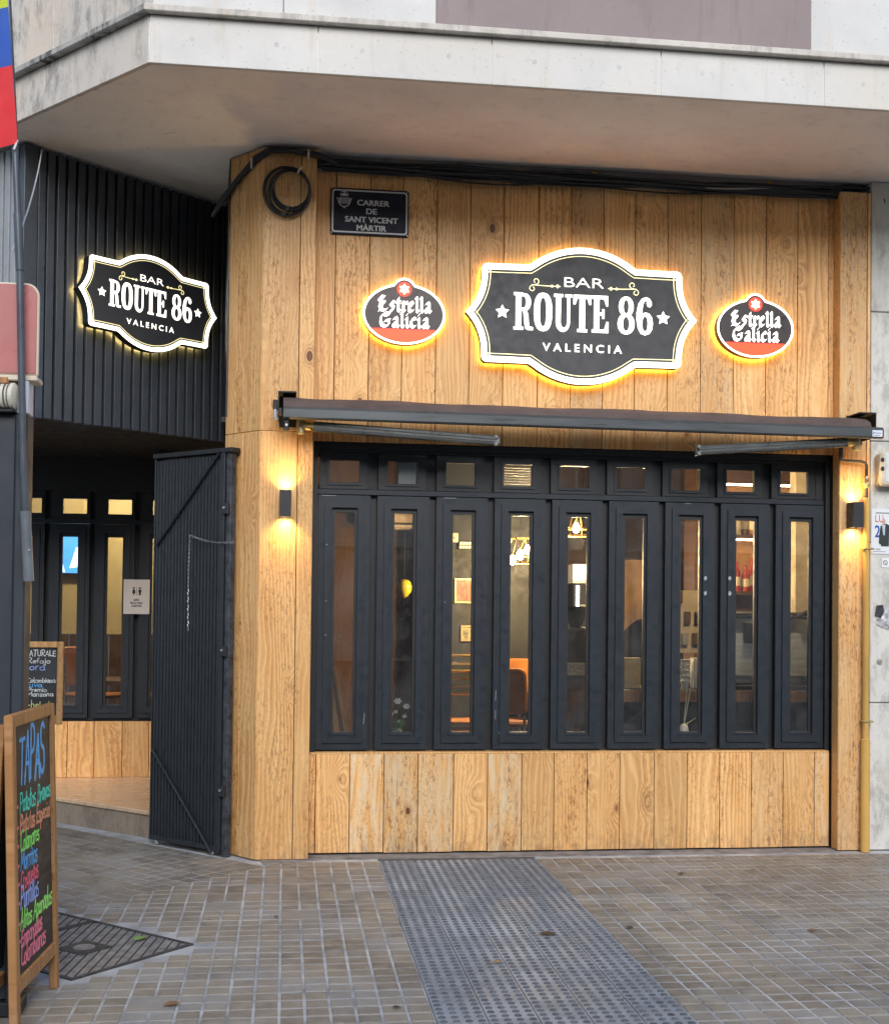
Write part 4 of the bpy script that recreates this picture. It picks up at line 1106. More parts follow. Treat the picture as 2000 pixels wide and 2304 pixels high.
co = thing('cable_coil', 'loose coil of black cable hanging on the corner column', 'coil', (-.016, CF-.03, 4.188))
for r, dx, dz, t in ((.150, .0, .0, .008), (.140, .012, -.004, .007), (.128, .018, .012, .010), (.120, .022, .02, .008), (.156, -.008, -.006, .005)):
    n = 40
    MB().tube([(dx+r*.93*math.cos(2*PI*k/n), -.004*math.sin(6*PI*k/n)+dx, dz+r*math.sin(2*PI*k/n)) for k in range(n+1)], t, 6, cap=False).build('loop', RUBBER, co, smooth=True)
MB().box(-.006, .006, -.02, .02, .13, .175).build('tie', CREAM, co, rot=(0, .5, 0))

# ------------------------------------------------------------------ gas pipe, meter box, posters on the pier
gp = thing('gas_pipe', 'ochre painted gas pipe climbing the pilaster beside the pier', 'pipe')
MB().tube([(3.826, -.135, .0), (3.826, -.135, .22), (3.826, -.135, .225), (3.826, -.135, .74), (3.826, -.135, .745), (3.826, -.135, 2.345)], [.030, .030, .030, .030, .0215, .0215], 12).build('casing_pipe', YPIPE, gp, smooth=True)
MB().tube([(3.826, -.135, 2.34), (3.826, -.135, 2.56), (3.816, -.135, 2.578), (3.79, -.135, 2.585), (3.66, -.135, 2.588), (3.648, -.137, 2.595), (3.645, -.14, 2.62), (3.642, -.14, 2.72)], [.011, .011, .011, .011, .011, .014, .016, .016], 8).build('steel_pipe', plain('old_pipe', (.055, .045, .04), .5, metal=.3, var=.4), gp, smooth=True)
m = MB().lathe([(.014, 0), (.019, .01), (.019, .03), (.012, .04), (.017, .05), (.017, .07), (.012, .08)], 3.826, -.135, 2.41, 10); m.build('valve', BRASS, gp, smooth=True)
MB().box(3.800, 3.812, -.16, -.12, 2.43, 2.48).build('valve_lever', BRASS, gp, bevel=.003)
for z in (2.005, .86): MB().box(3.798, 3.872, -.16, -.110, z-.006, z+.006).build('clip', BRASS, gp, bevel=.002)
mt = thing('meter_box', 'old cream enamelled box with cable glands on the limestone pier', 'box', (3.985, -.103, 2.535))
MB().plate(rrect(-.088, .12, -.112, .112, .03), -.085, .0).build('case', plain('old_enamel', (.56, .50, .40), .4, var=.2, scale=14), mt, smooth=True, bevel=.012)
MB().plate(rrect(-.055, .12, -.09, .11, .02), -.090, -.08).build('lid', plain('lid_white', (.62, .62, .6), .4), mt, bevel=.004)
for z in (.06, .0): MB().plate([(-.072+.012*math.cos(2*PI*k/10), z+.016*math.sin(2*PI*k/10)) for k in range(10)], -.0868, -.08).build('gland', BLACK, mt)
MB().plate(rrect(-.01, .11, -.07, .05, .02), -.0925, -.088).build('dark_window', BLACK, mt)
po = thing('event_poster', 'white poster with red and blue lettering and a man in a dark suit', 'poster', (3.876, -.102, 1.975))
MB().box(0, .235, -.003, 0, 0, .302).build('sheet', plain('poster_paper', (.66, .68, .70), .5, var=.04), po)
text_mb('LU', .052, .028, .212, -.0035, .056, bold=.0, align='LEFT').build('lettering', plain('print_red', (.55, .04, .03), .5), po)
text_mb('2', .082, .024, .112, -.0035, .038, bold=.02, align='LEFT').build('lettering', plain('print_blue', (.02, .07, .36), .5), po)
MB().face(rect(.03, .155, .270, .277), -.0035).face(rect(.03, .065, .028, .034), -.0035).face(rect(.012, .10, .014, .017), -.0035).build('small_print', plain('print_grey', (.12, .12, .13), .5), po)
m = MB(); m.face([(.052, .075), (.058, .062), (.066, .064), (.068, .05), (.124, .05), (.128, .19), (.105, .203), (.082, .198), (.064, .186), (.056, .14)], -.0042); m.build('suit_print', plain('print_suit', (.02, .025, .025), .6), po)
MB().face([(.074, .192), (.084, .125), (.094, .125), (.098, .196)], -.0046).build('shirt_print', plain('print_shirt', (.40, .48, .55), .6), po)
MB().face([(.086+.014*math.cos(2*PI*k/14), .216+.020*math.sin(2*PI*k/14)) for k in range(14)], -.0048).build('face_print', plain('print_skin', (.50, .33, .25), .6), po)
sk = thing('torn_sticker', 'torn black and white sticker on the limestone pier', 'sticker', (3.915, -.102, 1.50))
MB().plate([(0, 0), (.08, -.03), (.16, -.02), (.15, .10), (.06, .12), (.01, .10)], -.003, 0).build('paper', plain('sticker_mixed', (.40, .39, .40), .6, var=.9, scale=45), sk)
MB().plate([(-.012, .06), (.03, .045), (.055, .09), (.045, .135), (.0, .13)], -.0045, -.002).build('dark_patch', plain('sticker_dark', (.03, .03, .035), .5, var=.8, scale=60), sk)
nl = thing('small_notice', 'small white no-smoking style sticker on the limestone pier', 'sticker', (3.95, -.102, 1.885))
MB().box(0, .06, -.003, 0, 0, .062).build('sheet', WHITEP, nl)
MB().band([(.025+.017*math.cos(2*PI*k/14), .031+.017*math.sin(2*PI*k/14)) for k in range(14)], [(.025+.013*math.cos(2*PI*k/14), .031+.013*math.sin(2*PI*k/14)) for k in range(14)], -.0035).ribbon([(.015, .04), (.035, .02)], .004, -.0036).build('print', INK, nl)
be = thing('door_bell', 'small steel bell push on the limestone pier', 'bell', (3.94, -.102, 1.258))
MB().plate([(.018*math.cos(2*PI*k/14), .018*math.sin(2*PI*k/14)) for k in range(14)], -.012, 0).build('rim', GALV, be, bevel=.003)
MB().plate([(.009*math.cos(2*PI*k/10), .009*math.sin(2*PI*k/10)) for k in range(10)], -.017, -.01).build('button', BRASS, be, bevel=.002)

# ------------------------------------------------------------------ handwriting
def arc(cx, cz, rx, rz, a0, a1, n=8): return [(cx+rx*math.cos(R(a0+(a1-a0)*k/n)), cz+rz*math.sin(R(a0+(a1-a0)*k/n))) for k in range(n+1)]
HW = {   # one-line letters: advance, strokes; caps 1 high, small letters .6
 'T': (.62, [[(0, .98), (.60, 1.0)], [(.30, .98), (.26, 0)]]),
 'A': (.62, [[(0, 0), (.30, 1.0), (.56, 0)], [(.10, .36), (.48, .38)]]),
 'P': (.58, [[(.06, 0), (.08, 1.0)], [(.08, .98)]+arc(.26, .74, .26, .25, 80, -80)+[(.08, .46)]]),
 'S': (.56, [arc(.28, .76, .24, .24, 40, 250)+arc(.26, .26, .26, .26, 70, -160)]),
 'B': (.58, [[(.06, 0), (.06, 1.0)], [(.06, .98)]+arc(.22, .76, .24, .23, 80, -80)+arc(.24, .27, .28, .27, 80, -80)+[(.06, .02)]]),
 'E': (.52, [[(.46, .98), (.08, .96), (.06, .02), (.48, .04)], [(.07, .52), (.40, .54)]]),
 'C': (.56, [arc(.34, .5, .30, .5, 55, 305, 12)]),
 'M': (.74, [[(.02, 0), (.08, 1.0), (.34, .35), (.62, 1.0), (.68, 0)]]),
 'N': (.62, [[(.04, 0), (.06, 1.0), (.54, 0), (.56, 1.0)]]),
 'U': (.60, [[(.05, 1.0), (.05, .3)]+arc(.28, .28, .23, .28, 180, 360)+[(.52, 1.0)]]),
 'R': (.60, [[(.06, 0), (.06, 1.0)], [(.06, .98)]+arc(.24, .74, .26, .24, 80, -80)+[(.08, .48), (.54, 0)]]),
 'L': (.50, [[(.06, 1.0), (.05, .02), (.44, .03)]]),
 'O': (.6, [arc(.3, .5, .28, .5, 90, 450, 14)]),
 'a': (.52, [arc(.23, .29, .20, .28, 60, 420, 10), [(.42, .58), (.42, .10), (.50, .02)]]),
 't': (.36, [[(.18, .92), (.17, .12), (.30, .02)], [(.02, .62), (.34, .64)]]),
 's': (.42, [arc(.21, .45, .16, .15, 40, 250, 6)+arc(.20, .16, .17, .16, 70, -150, 6)]),
 'r': (.38, [[(.06, .6), (.07, 0)], [(.07, .40), (.18, .56), (.34, .56)]]),
 'v': (.44, [[(.02, .60), (.20, 0), (.40, .62)]]),
 'e': (.46, [[(.05, .30), (.40, .34)]+arc(.23, .31, .19, .27, 10, 310, 10)]),
 'p': (.50, [[(.07, .6), (.06, -.42)], arc(.25, .30, .19, .28, 150, -150, 10)]),
 'c': (.44, [arc(.25, .29, .20, .28, 50, 310, 10)]),
 'i': (.22, [[(.10, .58), (.11, .0)], [(.10, .80), (.115, .83)]]),
 'l': (.22, [[(.10, 1.04), (.10, .06), (.18, 0)]]),
 'm': (.70, [[(.06, .58), (.06, 0)], [(.06, .40)]+arc(.20, .42, .13, .17, 150, 0, 5)+[(.33, 0)], [(.33, .40)]+arc(.47, .42, .13, .17, 150, 0, 5)+[(.60, 0)]]),
 'o': (.50, [arc(.24, .29, .21, .28, 90, 450, 12)]),
 'q': (.50, [arc(.23, .30, .19, .27, 60, 420, 10), [(.42, .58), (.42, -.40), (.52, -.30)]]),
 'u': (.50, [[(.06, .58), (.06, .2)]+arc(.23, .19, .17, .19, 180, 360, 5)+[(.40, .58), (.40, 0)]]),
 'n': (.50, [[(.06, .58), (.06, 0)], [(.06, .38)]+arc(.23, .40, .17, .19, 150, 0, 6)+[(.40, 0)]]),
 'd': (.52, [arc(.23, .29, .20, .28, 60, 420, 10), [(.42, 1.02), (.42, .02)]]),
 'b': (.50, [[(.06, 1.02), (.06, 0)], arc(.25, .29, .19, .28, 150, -150, 10)]),
 'f': (.36, [arc(.24, .82, .12, .18, 60, 180, 5)+[(.12, 0)], [(.0, .55), (.28, .56)]]),
 'j': (.26, [[(.14, .58), (.14, -.22)]+arc(.04, -.24, .10, .14, 0, -150, 5), [(.14, .80), (.15, .83)]]),
 'h': (.50, [[(.06, 1.02), (.06, 0)], [(.06, .38)]+arc(.23, .40, .17, .19, 150, 0, 6)+[(.40, 0)]]),
 'z': (.44, [[(.04, .58), (.38, .58), (.04, .02), (.40, .03)]]),
 ' ': (.34, []),
}
def chalk(word, x0, x1, z, h, y, w, slant=.0, rise=0.):
    tot = sum(HW[c][0] for c in word); sx = (x1-x0)/tot; m = MB(); x = x0; rr = random.Random(word+str(z))
    for c in word:
        a, st = HW[c]; jz = rr.uniform(-.05, .05)*h; js = rr.uniform(.88, 1.12); wj = w*rr.uniform(.75, 1.2)
        for j, s_ in enumerate(st):
            pts = [(x+px*sx*.96+pz*h*slant+rr.uniform(-.0014, .0014), z+jz+pz*h*js+rise*((x-x0)/(x1-x0))) for px, pz in s_]
            m.ribbon(pts, wj, y-j*8e-5)
        x += a*sx
    return m
CK = {n: plain('chalk_'+n, c, .8, var=.18, scale=60) for n, c in dict(blue=(.14, .44, .86), teal=(.10, .74, .56), orange=(.74, .33, .18), green=(.28, .88, .16), azure=(.12, .42, .80), pink=(.90, .14, .22), lilac=(.34, .46, .90), lime=(.36, .92, .18), rose=(.92, .22, .30), white=(.62, .62, .58), red=(.62, .10, .10), yellow=(.72, .70, .22)).items()}
# tapas board: stands edge-on to the street, its face turned to the bar front
TR_ = math.atan2(.60, .045)
tb = thing('tapas_chalkboard', 'wood framed pavement chalkboard listing tapas in coloured chalk', 'chalkboard', (-.966, -3.225, 0), TR_)
BW, BH = .605, 1.175
def framed(t, BW, BH, fw, foot, tilt, mat, y=0., pw=None):
    """board with stiles, rails and panel leaning back by tilt"""
    rot = (tilt, 0, 0)
    MB().box(0, fw, -.016, .016, 0, BH).build('stile', mat, t, (0, y, 0), rot=rot, bevel=.004)
    MB().box(BW-fw, BW, -.016, .016, 0, BH).build('stile', mat, t, (0, y, 0), rot=rot, bevel=.004)
    MB().box(0, BW-2*fw-.002, -.015, .015, 0, .055).build('rail', mat, t, (fw+.001, y+.0, 0), rot=rot, bevel=.003).data.transform(Matrix.Translation((0, 0, foot-.055)))
    MB().box(0, BW-2*fw-.002, -.015, .015, 0, fw).build('rail', mat, t, (fw+.001, y, 0), rot=rot, bevel=.003).data.transform(Matrix.Translation((0, 0, BH-fw)))
    return MB().box(fw+.0005, BW-fw-.0005, -.004, .006, foot, BH-fw).build('panel', CHALKB, t, (0, y, 0), rot=rot)
pn = framed(tb, BW, BH, .048, .195, -.035, WOODFRAME)
y = -.0046
chalk('TAPAS', .115, .475, .900, .185, y, .020, .10).build('chalk_word', CK['blue'], pn)
rows = [('Patatas Bravas', 'teal', .115, .555, .800, .060), ('Patatas Especial', 'orange', .115, .545, .722, .056), ('Calamares', 'green', .115, .375, .652, .060), ('Morritos', 'azure', .115, .345, .578, .064), ('Croquetas', 'pink', .110, .355, .510, .060), ('Puntillas', 'lilac', .105, .355, .438, .066), ('Alitas Apanadas', 'lime', .100, .550, .362, .062), ('Empanadas', 'rose', .105, .395, .297, .056), ('Colombianas', 'rose', .100, .445, .228, .064)]
for tx, cn, xa_, xb_, z, h in rows:
    chalk(tx, xa_, xb_, z-.004, h*1.18, y-.0003, .0105, .14).build('chalk_word', CK[cn], pn)
    if tx != 'Colombianas': MB().ribbon([(.056, z+.018), (.096, z+.024)], .013, y).build('chalk_dash', CK['rose'], pn)
# rear frame, nearly folded against the front
MB().box(0, .04, -.012, .012, 0, 1.14).build('rear_leg', WOODFRAME, tb, (BW-.06, .118, 0), rot=(.045, 0, 0), bevel=.003)
MB().box(0, .04, -.012, .012, 0, 1.14).build('rear_leg', WOODFRAME, tb, (.01, .118, 0), rot=(.045, 0, 0), bevel=.003)
MB().box(.04, BW-.05, -.010, .010, .12, .17).build('rear_rail', WOODFRAME, tb, (0, .118, 0), rot=(.045, 0, 0), bevel=.003)
MB().box(.05, BW-.06, -.003, .003, .19, 1.10).build('rear_panel', CHALKB, tb, (0, .118, 0), rot=(.045, 0, 0))
# drinks board standing further back
db = thing('drinks_chalkboard', 'wood framed chalkboard of drinks on a stand, half hidden behind the dark kiosk', 'chalkboard', (-1.80, -.30, .86), R(2))
pn = framed(db, .49, .495, .036, .055, -.05, wood_mat('board_pine', (.56, .32, .13), (.46, .24, .09), (.25, .10, .03), pale=False))
y = -.0046
for tx, cn, xa_, xb_, z, h in (('NATURALE', 'white', .268, .446, 1.268, .036), ('Refajo', 'white', .282, .416, 1.226, .031), ('ora', 'lilac', .293, .388, 1.184, .040), ('Colombiana', 'white', .283, .447, 1.110, .026), ('uva', 'azure', .295, .372, 1.084, .028), ('Premio', 'white', .288, .398, 1.054, .024), ('Manzana', 'white', .285, .437, 1.029, .024), ('chelada', 'yellow', .285, .443, .955, .044)):
    chalk(tx, xa_, xb_, z-.86, h, y, .0042).build('chalk_word', CK[cn], pn)
MB().box(.11, .15, .012, .040, -.86, .42).build('stand_post', WOODFRAME, db, bevel=.003)
MB().box(.02, .24, -.10, .16, -.858, -.835).build('stand_foot', WOODFRAME, db, bevel=.004)

# ------------------------------------------------------------------ kiosk at the left edge
ki = thing('street_kiosk', 'dark grey street kiosk side with bolted panels at the left edge', 'kiosk')
KX, KY = -.998, -2.885
KM = plain('kiosk_paint', (.024, .030, .040), .62, var=.15, scale=4)
MB().box(KX-.045, KX, KY-.12, KY, .05, 2.325).build('corner_post', KM, ki, bevel=.006)
for a, b in ((0, .62), (.622, 1.25)):
    MB().box(KX-.05-b, KX-.048-a, KY-.10, KY-.01, .06, 2.325).build('side_panel', KM, ki, bevel=.004)
MB().box(KX-1.3, KX+.012, KY-.13, KY+.008, 0, .055).build('foot_plinth', BLACK, ki, bevel=.006)
MB().box(KX-1.3, KX-.05, KY-.14, KY+.02, 2.327, 2.338).build('cap', BLACK, ki, bevel=.003)
MB().box(KX-.040, KX-.001, KY-.11, KY-.008, 2.327, 2.468).build('white_end_plate', plain('enamel_pale', (.62, .66, .74), .35, var=.05), ki, bevel=.004)
MB().box(KX-.30, KX-.05, KY-.09, KY-.05, 2.455, 2.485).build('arm_bracket', WHITEP, ki, bevel=.006)
MB().box(KX-.26, KX-.075, KY-.115, KY-.10, 2.440, 2.468).build('timber_bracket', WOODFRAME, ki, bevel=.004)
for dz in (2.27, 2.255): MB().tube([(KX-.015, KY-.125, dz), (KX-.015, KY-.119, dz)], .003, 6).build('bolt', BLACK, ki)
MB().box(KX-.13, KX-.06, KY-.126, KY-.119, 1.10, 1.12).build('scuff_strip', GATEW, ki)
ro = thing('canvas_roll', 'rolled cream striped canvas lying on top of the dark kiosk', 'canvas', (-1.037, KY-.08, 2.396))
m = MB(); P_ = 16; vs = []; fs = []
xs_ = [0, -.006, -.012, -.03, -.05, -.07, -.1, -.16, -.3, -.6, -1.2]
for i, xx in enumerate(xs_):
    r = (.030, .044, .052, .055, .056, .055, .056, .057, .056, .057, .056)[i]
    vs += [(xx+.012*math.cos(2*PI*k/P_), r*math.cos(2*PI*k/P_), r*math.sin(2*PI*k/P_)+.004*math.sin(k*1.3+i)) for k in range(P_)]
for i in range(len(xs_)-1):
    for k in range(P_): fs.append((i*P_+k, (i+1)*P_+k, (i+1)*P_+(k+1) % P_, i*P_+(k+1) % P_))
fs.append(tuple(range(P_)))
m.add(vs, fs); m.build('roll', plain('old_canvas', (.60, .57, .48), .8, var=.15, scale=9, bump=.4), ro, smooth=True)
for xx, w in ((-.028, .004), (-.040, .006), (-.058, .003), (-.072, .004)):
    n = 20; MB().tube([(xx+.012*math.cos(2*PI*k/n), .0572*math.cos(2*PI*k/n), .0572*math.sin(2*PI*k/n)) for k in range(n+1)], w*.5, 4, cap=False).build('stripe', plain('canvas_stripe', (.10, .09, .08), .8), ro)
pk = thing('pink_sign_box', 'faded pink sign box with cream edging above the canvas roll', 'sign', (KX-.572, KY-.055, 2.470))
def quarter(x1, z0, z1, r): return [(-.9, z0), (x1, z0)]+[(x1-r+r*math.cos(k*PI/12), z1-r+r*math.sin(k*PI/12)) for k in range(7)]+[(-.9, z1)]
MB().plate(quarter(.605, .006, .368, .05), -.05, -.028).build('case', CREAM, pk, bevel=.004)
MB().plate(quarter(.598, .012, .361, .045), -.0535, -.049).build('face', plain('faded_pink', (.42, .145, .135), .35, var=.12, scale=3), pk, bevel=.002)
MB().box(-.9, .604, -.058, .058, -.016, .005).build('bottom_channel', CREAM, pk, bevel=.004)
# flag on its pole
fp = thing('flag_pole', 'slim grey pole in a sleeve bolted to the kiosk, carrying the flag', 'pole', (-.982, -3.03, 1.674))
PM = plain('pole_grey', (.075, .085, .10), .35, metal=.3, var=.15)
MB().tube([(-.012, 0, .26), (-.025, 0, .459), (-.050, -.003, 1.215), (-.077, -.006, 1.719), (-.125, -.010, 2.5)], [.0145, .014, .0135, .0125, .011], 10).build('pole', PM, fp, smooth=True)
MB().tube([(.003, 0, 0), (-.014, 0, .27)], .021, 10).build('sleeve', plain('sleeve_grey', (.14, .155, .17), .4, metal=.3), fp, smooth=True)
MB().tube([(-.049, -.003, 1.20), (-.061, -.0045, 1.42)], .0165, 10).build('joint_sleeve', PM, fp, smooth=True)
MB().tube([(.008, -.024, .12), (.008, -.018, .12)], .004, 6).build('bolt', GALV, fp)
MB().box(-.02, .012, .018, .03, .05, .11).build('wall_bracket', KM, fp, bevel=.004)
fl = thing('hanging_flag', 'yellow, blue and red striped flag hanging at the top left', 'flag', (-1.044, -3.045, 3.385))
def flag_strip(z0, z1, mat):
    nu, nv = 14, 8; vs = []; fs = []
    for i in range(nu+1):
        for j in range(nv+1):
            a = i/nu; z = z0+(z1-z0)*j/nv
            edge = -.088*z
            x = edge-.62*a; drop = -.025*math.sin(a*5)-.06*a*(1 if z < .05 else .3)
            vs.append((x, -.015+.045*math.sin(a*9+z*1.2)*(.25+a), z+drop+(-.02*(1-a) if z0 < .01 and j == 0 else 0)))
    for i in range(nu):
        for j in range(nv): fs.append((i*(nv+1)+j, i*(nv+1)+j+1, (i+1)*(nv+1)+j+1, (i+1)*(nv+1)+j))
    m = MB(); m.add(vs, fs); return m.build('stripe', mat, fl, smooth=True)
flag_strip(-.005, .278, plain('flag_red', (.58, .018, .022), .7, var=.15, scale=4))
flag_strip(.278, .505, plain('flag_blue', (.016, .075, .36), .7, var=.15, scale=4))
flag_strip(.505, 1.06, plain('flag_yellow', (.45, .52, .03), .7, var=.15, scale=4))
MB().tube([(.0, -.01, -.012), (-.012, -.015, -.05)], .004, 5).build('tie_cord', WHITEP, fl)
wv = thing('guy_wire', 'thin pale wire hanging from the slatted canopy to the pole', 'wire')
a = Vector((-1.555, .09, 4.44)); b = Vector((-1.06, KY-.15, 2.95))
MB().tube([tuple(a), tuple(a+(b-a)*.02+Vector((0, 0, .02))), *[tuple(a+(b-a)*t+Vector((0, 0, -.06*math.sin(PI*t)))) for t in (.2, .4, .6, .8)], tuple(b)], .004, 5).build('wire', plain('wire_pale', (.40, .41, .42), .5), wv, smooth=True)

# ------------------------------------------------------------------ inside the bar, seen through the panes
WARM = (1., .70, .36)
def pendant(loc, label, e, drop=.7, size=.16, bulbs=((0, 0),)):
    t = thing('cage_lamp', label, 'lamp', loc, 0, 'cage lamps in the bar')
    MB().tube([(0, 0, .14), (0, 0, drop)], .004, 5).build('cord', BLACK, t)
    wm = plain('gilt_wire', (.40, .27, .07), .35, metal=.6)
    m = MB(); n = 6
    for zz, rr in ((.14, size*.55), (.0, size), (-.06, size*.9)):
        m.tube([(rr*math.cos(2*PI*k/n), rr*math.sin(2*PI*k/n), zz) for k in range(n+1)], .005, 5, cap=False)
    for k in range(n):
        a, b = 2*PI*k/n, 2*PI*(k+.5)/n
        m.tube([(size*.55*math.cos(a), size*.55*math.sin(a), .14), (size*math.cos(a), size*math.sin(a), 0), (size*.9*math.cos(a), size*.9*math.sin(a), -.06)], .005, 5)
        m.tube([(size*.55*math.cos(a), size*.55*math.sin(a), .14), (size*math.cos(b), size*math.sin(b), 0)], .004, 5)
    m.build('cage', wm, t)
    for bx, bz in bulbs:
        MB().lathe([(.008, .05), (.014, .04), (.028, .01), (.030, -.01), (.020, -.03), (.005, -.036)], bx, 0, bz, 10).build('bulb', emis('bulb_glow', (1., .82, .50), 30.), t, smooth=True)
    lamp('POINT', 'glow', (0, -.06, -.12), e, WARM, t, radius=.06)
    return t
pendant((1.90, 2.0, 2.01), 'gilt cage lamp with three glowing bulbs behind the fourth window leaf', 90, 1.1, .20, ((-.066, -.04), (-.006, 0), (.055, .04)))
pendant((2.36, 2.0, 2.24), 'gilt cage lamp hanging high behind the fifth window leaf', 70, .9, .17)
pendant((3.30, .37, 2.83), 'gilt cage lamp added out of view to light the coffee machine', 60, .36, .12)  # added above the window head to brighten the steel's street side
pendant((.9, 3.6, 2.65), 'gilt cage lamp hanging at the back of the room', 40, .5, .17)
# sill objects
vz = thing('flower_vase', 'glass vase of white flowers on the inner sill of the second window', 'vase', (.747, .215, .70))
MB().lathe([(.03, 0), (.036, .02), (.034, .06), (.028, .085)], n=12).build('vase', plain('vase_glass', (.16, .2, .16), .1, var=.2), vz, smooth=True)
GREEN = plain('leaf_green', (.05, .12, .03), .5, var=.3); PET = plain('petal_white', (.68, .68, .66), .6, var=.1)
for dx, dz, r in ((-.055, .20, .018), (.0, .225, .022), (.058, .19, .02), (-.012, .155, .012), (.012, .09, .016), (.045, .125, .013), (-.04, .14, .012)):
    MB().tube([(0, 0, .05), (dx*.5, -.01, .05+dz*.45), (dx, -.012, .04+dz-.04)], .0028, 5).build('stem', GREEN, vz)
    m = MB()
    for k in range(6):
        a = 2*PI*k/6; m.add([(dx, -.014, .04+dz), (dx+r*math.cos(a-.45), -.02, .04+dz+r*math.sin(a-.45)*.8), (dx+r*1.25*math.cos(a), -.014, .04+dz+r*1.25*math.sin(a)*.8), (dx+r*math.cos(a+.45), -.02, .04+dz+r*math.sin(a+.45)*.8)], [(0, 1, 2, 3)])
    m.build('flower', PET, vz)
for k in range(7):
    a = -.9+k*.3; MB().add([(0, -.01, .06), (.05*math.sin(a)-.008, -.02, .12), (.09*math.sin(a), -.02, .10+.06*math.cos(a)), (.05*math.sin(a)+.010, -.02, .115)], [(0, 1, 2, 3)]).build('leaf', GREEN, vz)
MB().box(.17, 3.64, .135, .30, .66, .70).build('inner_sill', plain('sill_dark', (.05, .035, .025), .4), RW)
pt = thing('white_jug', 'small white plastic tub on the sill behind the seventh window leaf', 'tub', (2.70, .22, .70))
MB().lathe([(.036, 0), (.034, .06), (.026, .10), (.012, .112)], n=12).build('tub', WHITEP, pt, smooth=True)
for k, (dx, dz) in enumerate(((.03, .30), (.07, .36), (.055, .26), (.09, .05))):
    MB().tube([(0, 0, .10), (dx*.5, .01, .1+dz*.5), (dx, .02, .1+dz)], .004, 5).build('cord', CREAM, pt)
# leaning planks behind the first leaf
for k in range(3):
    o = MB().box(0, .035, 0, .018, 0, .62).build('leaning_plank', WALLWOOD if k % 2 else WOODFRAME, None, (.345+.03*k, .25+.01*k, .70), rot=(-.05, -.16-.02*k, 0), bevel=.002)
    tag(o, ('narrow brown plank leaning inside the first window leaf', 'narrow dark plank leaning between two others inside the first window', 'rightmost narrow plank leaning inside the first window')[k], 'plank', 'planks leaning in the window')
# counter along the windows at the right, with machines
ct = thing('bar_counter', 'timber edged bar counter running behind the right hand windows', 'counter', (0, 0, 0))
MB().box(2.25, 4.3, .42, 1.0, .985, 1.025).build('top', BLACK, ct)
MB().box(2.25, 4.3, .40, .42, .945, 1.022).build('timber_edge', WOODFRAME, ct)
for xx in (2.28, 2.95, 3.6, 4.25): MB().box(xx, xx+.05, .46, .96, .1, .945).build('leg', BLACK, ct)
MB().box(2.25, 4.3, .95, .97, .1, .945).build('back_panel', BLACK, ct)
cm = thing('coffee_machine', 'brushed steel coffee machine back behind the last two window leaves', 'machine', (3.05, .50, 1.026))
MB().box(0, .95, 0, .45, .03, .52).build('body', STEEL, cm, bevel=.02)
MB().box(.02, .93, -.004, .0, .10, .40).build('back_plate', plain('steel_sheet', (.62, .66, .70), .4, metal=.2, var=.2, stretch=(1, 1, 5)), cm)
MB().box(-.02, .97, -.02, .47, .525, .55).build('cup_rail', BLACK, cm, bevel=.01)
MB().box(.17, .25, -.02, -.006, .33, .48).build('handle', BLACK, cm, bevel=.01)
MB().tube([(.56, -.02, .52), (.64, -.03, .56), (.72, -.02, .60)], .014, 8).build('lever', BLACK, cm, smooth=True)
MB().box(.60, .70, -.03, -.006, .05, .10).build('tap', BLACK, cm, bevel=.008)
for xx in (.08, .85): MB().lathe([(.02, 0), (.018, .03)], xx, .2, 0, 8).build('foot', BLACK, cm)
# things standing on the counter behind leaves six and seven
bj = thing('blender_jug', 'clear blender with dark base on the counter behind the sixth leaf', 'blender', (2.62, .72, 1.026))
MB().lathe([(.07, 0), (.075, .06), (.055, .12)], n=12).build('base', BLACK, bj, smooth=True); MB().lathe([(.05, .121), (.075, .30), (.07, .32)], n=12).build('jug', plain('jug_plastic', (.30, .34, .36), .1), bj, smooth=True); MB().tube([(.07, 0, .28), (.11, 0, .26), (.10, 0, .17), (.06, 0, .16)], .009, 6).build('handle', BLACK, bj)
sk_ = thing('sink_tap', 'curved steel tap over the counter behind the sixth leaf', 'tap', (2.74, .86, 1.026))
MB().tube([(0, 0, 0), (0, 0, .22), (0, -.03, .28), (0, -.09, .29), (0, -.13, .25)], .012, 8).build('spout', CHRM, sk_, smooth=True); MB().tube([(.0, 0, .06), (.07, 0, .09)], .008, 6).build('lever', CHRM, sk_)
for k, (xx, yy_, col_, nm) in enumerate(((2.44, .62, (.45, .36, .22), 'brown'), (2.96, .66, (.55, .56, .58), 'white'))):
    bx_ = thing('carton', nm+' carton on the counter '+('left of the blender' if k == 0 else 'left of the coffee machine'), 'carton', (xx, yy_, 1.026))
    MB().box(-.06, .06, -.04, .04, 0, .20).build('body', plain('carton_'+nm, col_, .6), bx_, bevel=.004); MB().prism([(-.06, -.04), (.06, -.04), (.06, .04), (-.06, .04)], .201, .215).build('flap', plain('carton_'+nm, col_, .6), bx_)
cu = thing('cup_stack', 'tower of white cups on the counter behind the seventh leaf', 'cups', (2.83, .60, 1.026))
for k in range(5): MB().lathe([(.022, 0), (.034, .05), (.036, .055), (.030, .052)], 0, 0, .038*k, 12).build('cup', WHITEP, cu, smooth=True)
bx7 = thing('blue_tub', 'blue plastic tub on the counter behind the seventh leaf', 'tub', (2.90, .86, 1.026))
MB().prism([(-.09, -.06), (.09, -.06), (.09, .06), (-.09, .06)], 0, .13).build('body', plain('tub_blue', (.06, .11, .22), .4), bx7, bevel=.012); MB().box(-.095, .095, -.065, .065, .131, .145).build('lid', plain('tub_lid', (.20, .28, .42), .4), bx7, bevel=.006)
